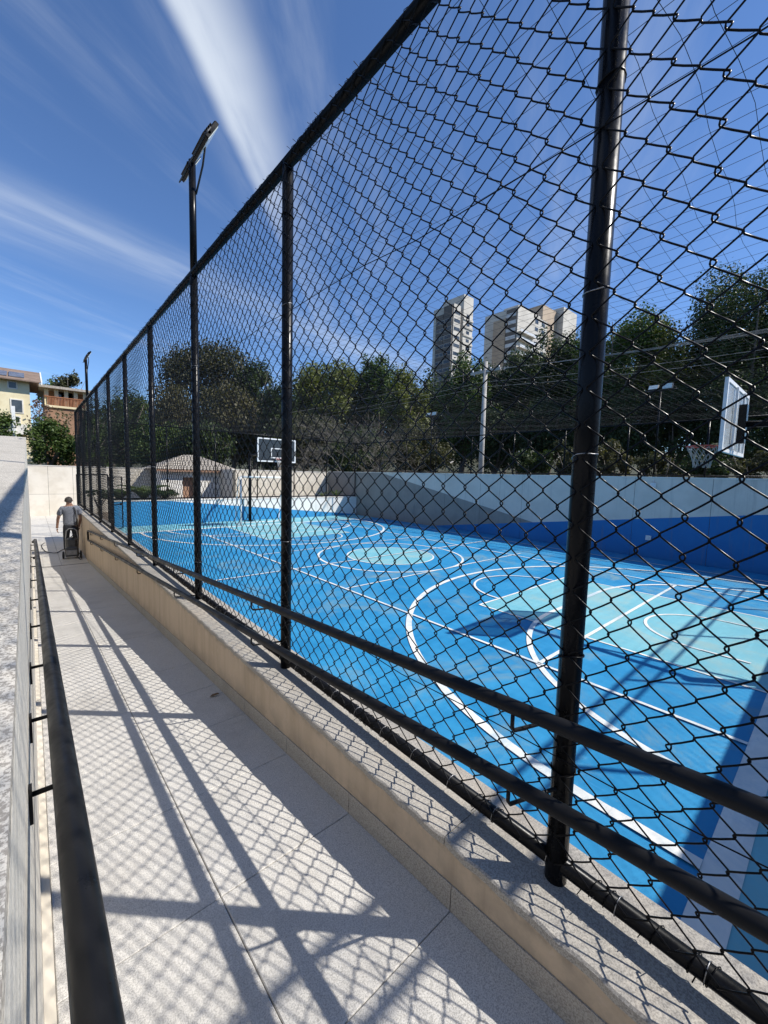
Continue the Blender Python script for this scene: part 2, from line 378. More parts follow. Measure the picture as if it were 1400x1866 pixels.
def raw_mesh(name, verts, faces_n, mat, smooth=False):
    """verts (N,3) numpy, consecutive n-gons"""
    me = bpy.data.meshes.new(name); nv = len(verts); n = faces_n; nf = nv//n
    me.vertices.add(nv); me.vertices.foreach_set('co', np.ascontiguousarray(verts, dtype=np.float32).ravel())
    me.loops.add(nv); me.loops.foreach_set('vertex_index', np.arange(nv, dtype=np.int32))
    me.polygons.add(nf); me.polygons.foreach_set('loop_start', np.arange(0, nv, n, dtype=np.int32)); me.polygons.foreach_set('loop_total', np.full(nf, n, dtype=np.int32))
    me.update(calc_edges=True); me.materials.append(MATS[mat])
    return me

# ================================================================== SETTING
S75 = 0.75
XF = 1.322                    # fence plane
POST0, PITCH_Y = 0.551, 1.970  # posts along the fence
ZK = 1.1225                   # kerb top
ZT = 4.469                    # fence top
XW = 1.145                    # kerb wall face
XL = -0.030                   # left wall face
SLOPE = 0.0757
RAMP_END = 13.54
LZ = -0.105                   # lower landing level
XC, YC = 8.484, 9.293         # court centre
def ramp_z(y): return 0.92-SLOPE*y if y < RAMP_END else LZ
def up_z(y): return 2.087+SLOPE*y

# ground sheet to the horizon and wooded slopes
def hz(x, y):
    d = math.hypot((x-8)*0.9, y-9)
    return max(0.0, d-31)*0.085
g = MB(); nr, na = 40, 96; rr = [20*(900/20)**(i/(nr-1)) for i in range(nr)]
vs = [(8, 10, -0.3)]
for r_ in rr:
    for k in range(na):
        a = 2*math.pi*k/na; x, y = 8+r_*math.cos(a), 10+r_*math.sin(a)
        vs.append((x, y, -0.3+min(hz(x, y), 30)+(math.sin(x*0.09)+math.cos(y*0.11))*min(1.0, hz(x, y)*0.12)))
fs = [(0, 1+k, 1+(k+1) % na) for k in range(na)]
for i in range(nr-1):
    for k in range(na):
        a = 1+i*na; fs.append((a+k, a+na+k, a+na+(k+1) % na, a+(k+1) % na))
g.add(vs, fs, True).build('ground', 'undergrowth', kind='structure')

# court sheet
court = MB().box((1.46, -1.5, -0.28), (15.45, 20.38, 0.0)).build('court_floor', 'court_blue', kind='structure')
def line(x0, y0, x1, y1, wd, z, mat='court_white', name='painted_line'):
    d = Vector((x1-x0, y1-y0)); d.normalize(); n = Vector((-d.y, d.x))*wd/2
    MB().add([(x0+n.x, y0+n.y, z), (x0-n.x, y0-n.y, z), (x1-n.x, y1-n.y, z), (x1+n.x, y1+n.y, z)], [(0, 1, 2, 3)]).build(name, mat, court)
def ring(cx, cy, r, wd, z, a0=0.0, a1=2*math.pi, n=72):
    MB().disc((cx, cy, z), r+wd/2, n, r-wd/2, a0, a1).build('painted_arc', 'court_white', court)
cs = S75
Z1, Z2, Z3, Z4 = 0.004, 0.008, 0.012, 0.016
BL = 11.97*cs                 # half length
for s in (-1, 1):
    # run-off beyond the baselines and the keys
    y0, y1 = sorted((YC+s*(BL+0.09), YC+s*(BL+1.78)))
    if s < 0: y0 = -1.45
    else: y1 = 20.36
    MB().add([(1.5, y0, Z1), (15.4, y0, Z1), (15.4, y1, Z1), (1.5, y1, Z1)], [(0, 1, 2, 3)]).build('run_off_area', 'court_teal', court)
    ya, yb = sorted((YC+s*6.3*cs, YC+s*(BL-0.05)))
    MB().add([(XC-2.5*cs, ya, Z1), (XC+2.5*cs, ya, Z1), (XC+2.5*cs, yb, Z1), (XC-2.5*cs, yb, Z1)], [(0, 1, 2, 3)]).build('key_area', 'court_teal', court)
    line(1.9, YC+s*BL, 15.0, YC+s*BL, 0.20, Z2)                      # baseline
    for q in (-1, 1): line(XC+q*2.5*cs, YC+s*6.3*cs, XC+q*2.5*cs, YC+s*(BL-0.1), 0.045, Z2)
    line(XC-2.5*cs-.02, YC+s*6.3*cs, XC+2.5*cs+.02, YC+s*6.3*cs, 0.05, Z3)
    a0 = 0 if s < 0 else math.pi
    ring(XC, YC+s*6.3*cs, 1.62*cs, 0.05, Z4, a0, a0+math.pi, 40)     # free throw half circle
    a0 = 0 if s < 0 else math.pi
    ring(XC, YC+s*10.75*cs, 1.3*cs, 0.05, Z3, a0, a0+math.pi, 32)    # no-charge arc
    for q in (-1, 1): line(XC+q*1.3*cs, YC+s*10.75*cs, XC+q*1.3*cs, YC+s*11.5*cs, 0.05, Z4)
    ring(XC, YC+s*11.1*cs, 7.03*cs, 0.10, Z3, a0, a0+math.pi, 90)    # long-range arc
    for q in (-1, 1): line(XC+q*7.03*cs, YC+s*11.1*cs, XC+q*7.03*cs, YC+s*(BL-0.1), 0.10, Z4)
    # goal area: two quarter arcs and a straight
    for q in (-1, 1):
        if s < 0: b0, b1 = (0, math.pi/2) if q > 0 else (math.pi/2, math.pi)
        else: b0, b1 = (-math.pi/2, 0) if q > 0 else (math.pi, 1.5*math.pi)
        ring(XC+q*1.5*cs, YC+s*12*cs, 4.25*cs, 0.08, Z2+0.002, b0, b1, 36)
    line(XC-1.5*cs, YC+s*7.75*cs, XC+1.5*cs, YC+s*7.75*cs, 0.08, Z2+0.002)
    line(XC-4.5*cs, YC+s*9*cs, XC+4.5*cs, YC+s*9*cs, 0.06, Z4+0.002)  # volleyball end line
    line(XC-4.5*cs, YC+s*3*cs, XC+5.2*cs, YC+s*3*cs, 0.05, Z3)       # attack line
for q in (-1, 1):
    line(XC+q*4.5*cs, YC-BL+.1, XC+q*4.5*cs, YC+BL-.1, 0.05, Z3+0.006)
    line(XC+q*7.85*cs, YC-BL+.1, XC+q*7.85*cs, YC+BL-.1, 0.07, Z3+0.002)
MB().disc((XC, YC, Z1), 1.8*cs, 64).build('center_disc', 'court_teal', court)
ring(XC, YC, 1.8*cs, 0.05, Z2); ring(XC, YC, 3.0*cs, 0.07, Z2)
line(XC-7.85*cs, YC, XC+7.85*cs, YC, 0.055, Z4+0.004)

# ramp with stone slabs
rb = MB(); ya, yb = -3.0, RAMP_END
rb.hexa([(XL, ya, -0.28), (XW, ya, -0.28), (XW, yb, -0.28), (XL, yb, -0.28), (XL, ya, ramp_z(ya)-0.012), (XW, ya, ramp_z(ya)-0.012), (XW, yb, LZ-0.012), (XL, yb, LZ-0.012)])
ramp = rb.build('ramp', 'grout', kind='structure')
random.seed(4)
gap = 0.0016; L = 0.6495
k = 0; y = 0.855-L*6
while y < RAMP_END-0.05:
    y2 = min(y+L, RAMP_END-0.006)
    for (xa, xb) in ((-0.0015, 0.51), (0.51, XW)):
        j = random.uniform(-0.0012, 0.0012); h = 0.03; ch = 0.003
        def zz(yy, o=0.0): return 0.92-SLOPE*yy+j+o
        x0, x1, p0, p1 = xa+gap, xb-gap, y+gap, y2-gap
        vs = [(x0, p0, zz(p0, -h)), (x1, p0, zz(p0, -h)), (x1, p1, zz(p1, -h)), (x0, p1, zz(p1, -h)),
              (x0, p0, zz(p0, -ch)), (x1, p0, zz(p0, -ch)), (x1, p1, zz(p1, -ch)), (x0, p1, zz(p1, -ch)),
              (x0+ch, p0+ch, zz(p0)), (x1-ch, p0+ch, zz(p0)), (x1-ch, p1-ch, zz(p1)), (x0+ch, p1-ch, zz(p1))]
        fs = [(0, 1, 5, 4), (1, 2, 6, 5), (2, 3, 7, 6), (3, 0, 4, 7), (4, 5, 9, 8), (5, 6, 10, 9), (6, 7, 11, 10), (7, 4, 8, 11), (8, 9, 10, 11)]
        MB().add(vs, fs).build('slab', 'granite_floor', ramp)
    y = y2
# lower landing with square pavers and a drain slot
land = MB().box((-2.5, RAMP_END, -0.29), (2.58, 28.0, LZ-0.012)).build('landing', 'grout', kind='structure')
pm = MB().bbox((0.003, 0.003, -0.03), (0.597, 0.597, 0.0), 0.003).mesh('paver', 'paver_mat')
for i in range(-1, 5):
    for j in range(24):
        x, y = -0.041+i*0.6, RAMP_END+0.07+j*0.6
        if x < -0.1 and y < 25: continue
        if x > 0.9 and y < 18.65: continue
        inst('paver', pm, land, (x, y, LZ+random.uniform(-0.0015, 0.0015)))
for j in range(8):
    MB().box((1.16+0.003, RAMP_END+.07+j*.6, LZ-.03), (1.145-.004, RAMP_END+.664+j*.6, LZ)).build('paver', 'paver_mat', land) if False else None

# ================================================================== KERB WALL on the court side of the ramp
kw = empty('kerb_wall', 'low beige rendered wall between the ramp and the court with grey stone coping', 'wall', (XW, 0, 0))
def kid(mb, name, mat, par, kind=None):  # part given in world coordinates under a thing
    o = mb.build(name, mat, par, kind); o.location = -Vector(par.location); return o
KY0, KY1 = -3.0, 18.6
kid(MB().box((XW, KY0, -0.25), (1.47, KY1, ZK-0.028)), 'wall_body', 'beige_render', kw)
random.seed(8)
y = KY0; lens = 1.30
while y < KY1-0.01:
    y2 = min(y+lens, KY1); n = 26; vs = []; fs = []
    for i in range(n+1):
        t_ = i/n; yy = y+0.002+(y2-y-0.004)*t_
        e = 0.0025*math.sin(yy*37)+0.002*math.sin(yy*91+1)+random.uniform(-0.0015, 0.0015)
        z = ZK
        vs += [(XW-0.006+e, yy, ZK-0.034), (XW-0.008+e, yy, z-0.006), (XW-0.001+e, yy, z), (1.492, yy, z), (1.492, yy, ZK-0.028)]
    for i in range(n):
        for q in range(4): a = i*5+q; fs.append((a, a+1, a+6, a+5))
    fs += [(0, 4, 3, 2, 1), tuple(n*5+q for q in (0, 1, 2, 3, 4))]
    kid(MB().add(vs, fs), 'coping_slab', 'granite_kerb', kw); y = y2
# skirting of stone along the foot of the wall, following the ramp
y = 0.855-L*6
while y < RAMP_END-0.05:
    y2 = min(y+L, RAMP_END); a, b = y+0.002, y2-0.002
    kid(MB().hexa([(XW-0.008, a, ramp_z(a)+0.001), (XW-.0005, a, ramp_z(a)+0.001), (XW-.0005, b, 0.92-SLOPE*b+0.001), (XW-0.008, b, 0.92-SLOPE*b+0.001),
                   (XW-0.006, a, ramp_z(a)+0.105), (XW-.0005, a, ramp_z(a)+0.105), (XW-.0005, b, 0.92-SLOPE*b+0.105), (XW-0.006, b, 0.92-SLOPE*b+0.105)]), 'skirting_slab', 'granite_kerb', kw)
    y = y2

# ================================================================== LEFT WALL: side of the upper ramp flight
lw = empty('ramp_side_wall', 'pale stone wall of the rising upper ramp flight, topped with rough speckled granite', 'wall', (XL, 0, 0))
YE = 18.2; YS = -2.5
def wedge(x0, x1, zlo, zhi, y0=YS, y1=YE):
    return MB().hexa([(x0, y0, zlo(y0)), (x1, y0, zlo(y0)), (x1, y1, zlo(y1)), (x0, y1, zlo(y1)), (x0, y0, zhi(y0)), (x1, y0, zhi(y0)), (x1, y1, zhi(y1)), (x0, y1, zhi(y1))])
zj = lambda y: max(0.92-SLOPE*y+0.54, 0.45)
kid(wedge(-1.9, XL-0.012, lambda y: -0.28, lambda y: up_z(y)-0.03), 'wall_core', 'dark_joint', lw)
kid(wedge(XL-0.03, XL, lambda y: 0.92-SLOPE*y-0.02, lambda y: up_z(y)-0.033, YS, RAMP_END), 'side_cladding', 'granite_side', lw)
kid(wedge(XL-0.03, XL, lambda y: LZ-.02, lambda y: up_z(y)-0.033, RAMP_END+0.004, YE), 'side_cladding', 'granite_side', lw)
kid(wedge(XL+.0005, -0.001, lambda y: 0.92-SLOPE*y-0.02, lambda y: 0.92-SLOPE*y+0.06, YS, RAMP_END), 'guide_kerb', 'cream_panel', lw)
y = YS; i = 0
while y < YE-0.01:
    y2 = min(y+1.2, YE)
    kid(wedge(-1.9, XL, lambda q: up_z(q)-0.031, lambda q: up_z(q), y+0.002, y2-0.002), 'granite_slab', 'granite_rough', lw); y = y2

# ================================================================== FAR LANDING WALL and boundary walls
def panel_wall(name, label, p0, p1, z0, z1, pw, mat, thick=0.2, seams=None, core='dark_joint'):
    """upright wall of separate panels with recessed joints, from p0 to p1; the viewed side is to the right of p0->p1"""
    p0, p1 = Vector((*p0, 0)), Vector((*p1, 0)); d = (p1-p0); Lw = d.length; d.normalize(); n = Vector((d.y, -d.x, 0))
    o = empty(name, label, 'wall', (p0.x, p0.y, z0))
    def slab(a, b, za, zb, d0, d1):
        A, B = p0+d*a, p0+d*b
        c = [A+n*d0, B+n*d0, B+n*d1, A+n*d1]
        c = [(q.x, q.y, za) for q in (c[3], c[2], c[1], c[0])]+[(q.x, q.y, zb) for q in (c[3], c[2], c[1], c[0])]
        return MB().hexa(c)
    kid(slab(0, Lw, z0-.2, z1-0.004, -thick, -0.012), 'wall_core', core, o)
    k = max(1, round(Lw/pw)); st = Lw/k; zs = [z0]+(seams or [])+[z1]
    for i in range(k):
        for za, zb in zip(zs[:-1], zs[1:]):
            kid(slab(i*st+0.006, (i+1)*st-0.006, za+(0.006 if za != z0 else -.15), zb-(0.006 if zb != z1 else 0), -0.014, 0.0), 'wall_panel', mat, o)
    kid(slab(0, Lw, z1, z1+0.035, -thick-0.02, 0.02), 'wall_cap', 'white_wall', o)
    return o
panel_wall('boundary_wall', 'cream panelled wall closing the far end of the landing', (-2.4, 28.0), (6.0, 28.0), LZ, 2.55, 1.1, 'cream_panel', seams=[1.05])
XR = 15.6
panel_wall('court_side_wall', 'long shaded court wall painted white, grey and blue in slanted shapes', (XR, 23.7), (XR, -1.55), 0.0, 2.66, 2.1, 'wall_design_side')
panel_wall('boundary_wall', 'sunlit cream wall behind the far basketball hoop', (8.95, 23.7), (XR-0.03, 23.7), 0.0, 2.62, 2.2, 'cream_panel')
panel_wall('boundary_wall', 'short cream wing wall beside the tiled pavilion', (8.9, 26.6), (8.9, 23.6), 0.0, 2.6, 1.5, 'cream_panel')
panel_wall('court_end_wall', 'court end wall whose shadow falls across the near baseline', (15.58, -1.34), (1.5, -1.34), 0.0, 2.66, 2.1, 'white_wall')
panel_wall('planter_wall', 'low retaining wall behind the far baseline painted blue and white', (2.62, 20.4), (XR-0.02, 20.4), 0.0, 1.10, 2.2, 'wall_design_end', thick=0.9)
MB().box((2.65, 20.62, 0.9), (15.5, 21.27, 1.09)).build('planter_soil', 'earth', kind='structure')
MB().add([(2.6, 21.3, -0.02), (15.58, 21.3, -0.02), (15.58, 28.2, -0.02), (2.6, 28.2, -0.02)], [(0, 1, 2, 3)]).build('garden_floor', 'earth', kind='structure')

# ================================================================== CHAIN LINK
def chain_mesh(name, wd, ht, nd, nvert, r, sides=4, seed=0, rich=True):
    """woven diamonds in the YZ plane: zigzag wires interlocking at their bends; one mesh"""
    rng = np.random.default_rng(seed)
    P = wd/nd; pv = ht/nvert; V = []; Fc = []
    ph = rng.uniform(0, 6.28, 6)
    off = 0
    for j in range(2*nd):
        xc = (j+0.5)*P/2; pts = []
        for i in range(2*nvert):
            za, zb = i*pv/2, (i+1)*pv/2
            s = 1 if (i+j) % 2 == 0 else -1
            e = P/4+r*0.9
            xa, xb = xc-s*e, xc+s*e; oo = s*r*1.15
            if rich: seq = ((0.0, 0.0, 0.0), (0.10, 0.02, 1.0), (0.55, 0.58, 1.0), (0.90, 0.98, 0.8))
            else: seq = ((0.0, 0.0, 0.0), (0.5, 0.5, 1.0))
            for tz, tx, f in seq: pts.append((oo*f, xa+(xb-xa)*tx, za+(zb-za)*tz))
        pts.append((0, xb, ht)); A = np.array(pts)
        # gentle unevenness of the weave
        bx = 0.006*np.sin(A[:, 1]*2.1+A[:, 2]*1.3+ph[0])+0.004*np.sin(A[:, 2]*4.1+ph[1]+A[:, 1]*0.7)
        edge = np.clip(np.minimum(A[:, 1], wd-A[:, 1])/0.25, 0, 1)*np.clip(np.minimum(A[:, 2], ht-A[:, 2])/0.25, 0, 1)
        A[:, 0] += bx*edge*1.8
        A[:, 1] += edge*(0.006*np.sin(A[:, 2]*5.3+ph[2])+0.004*np.sin(A[:, 2]*11+ph[3]+A[:, 1]*3)+0.004*np.sin(j*2.7+ph[5])); A[:, 2] += edge*0.004*np.sin(A[:, 1]*4.7+ph[4]+A[:, 2]*1.9)
        n = len(A); T_ = np.gradient(A, axis=0); T_ /= np.linalg.norm(T_, axis=1)[:, None]+1e-9
        e1 = np.array([1.0, 0, 0])-T_*T_[:, :1]; e1 /= np.linalg.norm(e1, axis=1)[:, None]; e2 = np.cross(T_, e1)
        an = np.arange(sides)*2*np.pi/sides+0.6
        ringv = A[:, None, :]+r*(np.cos(an)[None, :, None]*e1[:, None, :]+np.sin(an)[None, :, None]*e2[:, None, :])
        V.append(ringv.reshape(-1, 3))
        ii = (np.arange(n-1)*sides)[:, None]; kk = np.arange(sides)[None, :]; k2 = (kk+1) % sides
        q = np.stack([ii+kk, ii+k2, ii+sides+k2, ii+sides+kk], -1).reshape(-1, 4)+off
        Fc.append(q); off += n*sides
    V = np.concatenate(V); Fc = np.concatenate(Fc)
    me = bpy.data.meshes.new(name); me.vertices.add(len(V)); me.vertices.foreach_set('co', V.astype(np.float32).ravel())
    me.loops.add(Fc.size); me.loops.foreach_set('vertex_index', Fc.astype(np.int32).ravel())
    me.polygons.add(len(Fc)); me.polygons.foreach_set('loop_start', np.arange(0, Fc.size, 4, dtype=np.int32)); me.polygons.foreach_set('loop_total', np.full(len(Fc), 4, dtype=np.int32))
    me.polygons.foreach_set('use_smooth', np.ones(len(Fc), dtype=bool))
    me.update(calc_edges=True); me.materials.append(MATS['black_wire'])
    return me

WIRE = 0.0027
fence = empty('chain_link_fence', 'tall black chain-link fence with round posts standing on the kerb beside the ramp', 'fence', (XF, POST0, ZK))
def fk(mb, name, mat, kind=None): return kid(mb, name, mat, fence, kind)
HB = ZK+0.075
bay = [chain_mesh('wire_mesh', PITCH_Y-0.02, ZT-HB-0.01, 18, 31, WIRE, 5, s) for s in (1, 2, 3)]
K0, K1 = -2, 9
postm = MB().tube([(0, 0, 0), (0, 0, ZT-ZK-0.0)], 0.036, 18).mesh('post', 'black_post')
ringm = MB().tube([(0.0375*math.cos(a), 0.0375*math.sin(a), 0.004*math.sin(a*2)) for a in [2*math.pi*i/14 for i in range(15)]], 0.0022, 4, False).mesh('tie_wire', 'tie_wire')
ringb = MB().tube([(0.0385*math.cos(a), 0.0385*math.sin(a), 0.004*math.sin(a*2)) for a in [2*math.pi*i/14 for i in range(15)]], 0.003, 4, False).mesh('tie_wire', 'black_wire')
rng = random.Random(5)
for k in range(K0, K1+1):
    yk = POST0+k*PITCH_Y
    inst('post', postm, fence, (0, yk-POST0, 0))
    for j in range(6):
        inst('tie_wire', ringm if rng.random() < 0.4 else ringb, fence, (0, yk-POST0, 0.35+j*0.53+rng.uniform(-.08, .08)), (rng.uniform(-.2, .2), rng.uniform(-.2, .2), rng.uniform(0, 6)))
    if k < K1:
        inst('wire_mesh', bay[(k*2+5) % 3], fence, (-0.036, yk-POST0+0.01, HB-ZK), kind='stuff')
y0, y1 = POST0+K0*PITCH_Y, POST0+K1*PITCH_Y
fk(MB().tube([(XF, y0-.04, ZT), (XF, y1+.04, ZT)], 0.036, 16), 'top_rail', 'black_post')
fk(MB().tube([(XF, y0, ZK+0.062), (XF, y1, ZK+0.062)], 0.027, 14), 'bottom_rail', 'black_post')
for zt in (ZK+0.46, ZT-0.95):
    pts = [(XF-0.036+0.004*math.sin(i*1.7), y0+(y1-y0)*i/60, zt+0.012*math.sin(i*0.9)+0.008*math.sin(i*2.3)) for i in range(61)]
    fk(MB().tube(pts, 0.0022, 5), 'tension_wire', 'black_wire')
# loose wire ends and ties along top and bottom rail
mb = MB()
for i in range(330):
    yy = y0+(y1-y0)*rng.random(); a = rng.uniform(-.5, .5)
    if rng.random() < 0.5:
        c = Vector((XF, yy, ZT)); rr_ = 0.040
    else:
        c = Vector((XF, yy, ZK+0.062)); rr_ = 0.031
    mb.tube([c+Vector((rr_*math.cos(q), 0.006*q, rr_*math.sin(q))) for q in [j*0.7 for j in range(10)]]+[c+Vector((-rr_-0.012, 0.05, rr_*.3+rng.uniform(-.03, .03)))], 0.0017, 4, False)
fk(mb, 'wire_ends', 'black_wire', 'stuff')
mb = MB()
for yy in np.arange(y0, y1, 0.22): mb.tube([(XF+0.030*math.cos(q), yy+0.002*q, ZK+0.062+0.030*math.sin(q)) for q in [j*0.63 for j in range(11)]], 0.0017, 4, False)
fk(mb, 'rail_ties', 'tie_wire', 'stuff')

# far and side fences (thinner view of the same weave)
def small_fence(name, label, p0, p1, z0, z1, span, rail=True, hmat='black_post', mid=None):
    p0, p1 = Vector((*p0, 0)), Vector((*p1, 0)); d = p1-p0; Lw = d.length; n = max(1, round(Lw/span)); st = Lw/n; rz = math.atan2(-d.x, d.y)
    o = empty(name, label, 'fence', (p0.x, p0.y, z0), rz)
    me = chain_mesh('wire_mesh', st-0.02, z1-z0-0.05, max(2, round(st/0.109)), max(2, round((z1-z0)/0.107)), 0.0023, 3, 7, False)
    pm_ = MB().tube([(0, 0, 0), (0, 0, z1-z0)], 0.028, 10).mesh('post', hmat)
    for i in range(n+1):
        inst('post', pm_, o, (0, i*st, 0))
        if i < n: inst('wire_mesh', me, o, (-0.03, i*st+0.01, 0.03), kind='stuff')
    MB().tube([(0, 0, z1-z0), (0, Lw, z1-z0)], 0.026, 10).build('top_rail', hmat, o)
    MB().tube([(0, 0, 0.06), (0, Lw, 0.06)], 0.022, 10).build('bottom_rail', hmat, o)
    if mid: MB().tube([(0, 0, mid), (0, Lw, mid)], 0.022, 10).build('middle_rail', hmat, o)
    return o
small_fence('chain_link_fence', 'black chain-link fence on the low wall behind the far goal', (2.62, 20.55), (15.55, 20.55), 1.135, ZT, 2.2, mid=0.06+0.02)
small_fence('chain_link_fence', 'black chain-link fence along the top of the painted side wall', (XR+0.1, 20.55), (XR+0.1, -1.5), 2.695, ZT, 2.2)
small_fence('chain_link_fence', 'black chain-link fence on top of the court end wall', (15.58, -1.44), (1.4, -1.44), 2.695, ZT, 2.2, mid=1.42)
small_fence('chain_link_fence', 'low black mesh fence across the gap beside the landing', (1.34, 19.0), (2.3, 19.0), LZ, 2.25, 0.96)
gt = empty('mesh_gate', 'narrow black mesh gate standing ajar by the far court corner', 'gate', (2.33, 19.0, 0.0), R(-38))
GH = 2.16; GW = 0.86
for yy in (0.0, GW): MB().tube([(0, yy, 0.04), (0, yy, GH)], 0.024, 8).build('stile', 'black_post', gt)
for z in (0.06, 1.05, GH): MB().tube([(0, 0, z), (0, GW, z)], 0.02, 8).build('gate_rail', 'black_post', gt)
MB().box((-0.03, GW-0.12, 1.0), (0.03, GW-0.03, 1.1)).build('latch', 'black_post', gt)
inst('wire_mesh', chain_mesh('wire_mesh', GW, GH-0.1, 8, 20, 0.0023, 3, 3, False), gt, (0, 0, 0.06), kind='stuff')

# nylon net stretched over the court at fence-top height
net = MB(); rng = random.Random(2)
def sag(x, y): return ZT+0.02-0.10*math.sin(math.pi*min(1, max(0, (x-1.3)/14.3)))*math.sin(math.pi*min(1, max(0, (y+1.6)/22.1)))+0.015*math.sin(x*3.1+y*1.7)
for i in range(126):
    y = -1.4+i*0.174; pts = [(x, y+0.03*math.sin(x*1.9+i)+0.015*math.sin(x*5+i*2), sag(x, y)) for x in np.linspace(XF, XR, 46)]; net.tube(pts, 0.0016, 3, False)
for i in range(82):
    x = XF+0.1+i*0.174; pts = [(x+0.03*math.sin(y*1.7+i)+0.015*math.sin(y*4.3+i), y, sag(x, y)) for y in np.linspace(-1.6, 20.5, 64)]; net.tube(pts, 0.0016, 3, False)
net.build('overhead_net', 'net_cord', label='thin dark cord net stretched over the whole court at fence-top height', cat='net')

# ================================================================== HANDRAILS
XRL = 1.10; RR = 0.0235
hr = empty('handrail', 'pair of black tubular handrails on the fence side of the ramp', 'handrail', (XRL, 0, ramp_z(0)))
def rz_(y, h): return 0.92-SLOPE*y+h
YA, YB = -2.0, 13.0
for h, nm in ((0.92, 'upper_rail'), (0.672, 'lower_rail')):
    kid(MB().tube([(XRL, yy, rz_(yy, h)) for yy in np.linspace(YA, YB-0.1, 24)], RR, 16), nm, 'black_rail', hr)
kid(MB().tube([(XRL, YB-0.1, rz_(YB-.1, .92)), (XRL, YB-0.03, rz_(YB, .915)), (XRL, YB, rz_(YB, .88)), (XRL, YB, rz_(YB, .71)), (XRL, YB-0.03, rz_(YB, .675)), (XRL, YB-0.1, rz_(YB-.1, .672))], RR, 14), 'end_return', 'black_rail', hr)
for k in range(K0+1, 7):
    yk = POST0+k*PITCH_Y+0.07
    for h in (0.92, 0.672):
        z = rz_(yk, h); xe = XF-0.03 if z-0.08 > ZK+.02 else XW+0.002
        kid(MB().tube([(XRL, yk, z-RR+0.006), (XRL, yk, z-0.065), (XRL+0.012, yk, z-0.082), (xe-0.01, yk-(0.06 if xe > XW+.1 else 0), z-0.082), (xe, yk-(0.07 if xe > XW+.1 else 0), z-0.082)], 0.0065, 8), 'bracket', 'black_rail', hr)
for k in range(0, 13):   # small joint sleeves where the tube is spliced
    pass
hl = empty('handrail', 'pair of black tubular handrails fixed along the pale ramp side wall', 'handrail', (0.0285, 0, ramp_z(0)))
XH = 0.0356
def lz(y): return 1.895-SLOPE*y
kid(MB().tube([(XH, yy, lz(yy)) for yy in np.linspace(-1.2, 9.62, 20)]+[(XH-0.01, 9.68, lz(9.7)-0.02), (XH-0.03, 9.71, lz(9.7)-0.045)], RR, 20), 'upper_rail', 'black_rail', hl)
kid(MB().tube([(XH, yy, lz(yy)-.30) for yy in np.linspace(-1.2, 9.62, 20)]+[(XH-0.01, 9.68, lz(9.7)-0.32), (XH-0.03, 9.71, lz(9.7)-0.345)], RR*.8, 20), 'lower_rail', 'black_rail', hl)
for yb in (1.16, 1.58, 2.12, 2.86, 3.70, 4.7, 5.8, 6.9, 8.0, 9.1):
    kid(MB().tube([(XH, yb, lz(yb)-RR+.004), (XH-0.004, yb, lz(yb)-0.045), (XH-0.02, yb, lz(yb)-0.055), (XL+0.003, yb, lz(yb)-0.055)], 0.006, 8), 'bracket', 'black_rail', hl)
    kid(MB().box((XL+.0005, yb-0.012, lz(yb)-0.12), (XL+0.007, yb+0.012, lz(yb)-0.035)), 'wall_plate', 'black_rail', hl)

# ================================================================== LAMP POSTS on the fence
def lamp_post(k, top, label):
    yk = POST0+k*PITCH_Y
    o = empty('lamp_post', label, 'lamp post', (XF, yk, ZT), 0)
    H = top-ZT
    MB().tube([(0, 0, -0.02), (0, 0, H)], 0.033, 14).build('pole', 'black_post', o)
    MB().tube([(0.0, 0.26, H-0.02), (0.0, -0.50, H-0.02)], 0.018, 8).build('crossbar', 'lamp_body', o)
    MB().tube([(0.03, -0.01, H-0.30), (0.05, -0.16, H-0.10), (0.03, -0.30, H-0.02)], 0.009, 6).build('brace', 'lamp_body', o)
    MB().tube([(0.0, 0.03, H-0.14), (-0.03, 0.10, H-0.02), (-0.01, 0.12, H+0.05), (0.02, 0.02, H+0.02)], 0.006, 5).build('cable_loop', 'lamp_body', o)
    for yy, ln in ((-0.30, 0.40), (0.13, 0.26)):
        tilt = Matrix.Rotation(R(-60), 4, 'Y')
        def tr(mb): mb.v = [tuple((tilt @ Vector(q))+Vector((-0.02, yy, H-0.04))) for q in mb.v]; return mb
        hd = tr(MB().bbox((-0.03, -ln/2, -0.03), (0.17, ln/2, 0.01), 0.008)).build('floodlight', 'black_post', o)
        tr(MB().box((-0.015, -ln/2+0.02, -0.036), (0.155, ln/2-0.02, -0.031))).build('lens', 'lamp_glass', hd)
        fins = MB()
        for j in range(5): fins.box((0.0+j*0.03, -ln/2+0.03, 0.009), (0.008+j*0.03, ln/2-0.03, 0.026))
        tr(fins).build('cooling_fins', 'black_post', hd)
        tr(MB().tube([(0.06, -ln/2-0.012, 0.0), (-0.05, -ln/2-0.012, 0.0), (-0.05, ln/2+0.012, 0.0), (0.06, ln/2+0.012, 0.0)], 0.007, 5)).build('yoke', 'lamp_body', hd)
    return o
lamp_post(2, 5.52, 'black pole with paired floodlights rising above the fence, the taller-looking one by the wide bays')
lamp_post(7, 5.56, 'distant black pole with paired floodlights above the far end of the ramp fence')
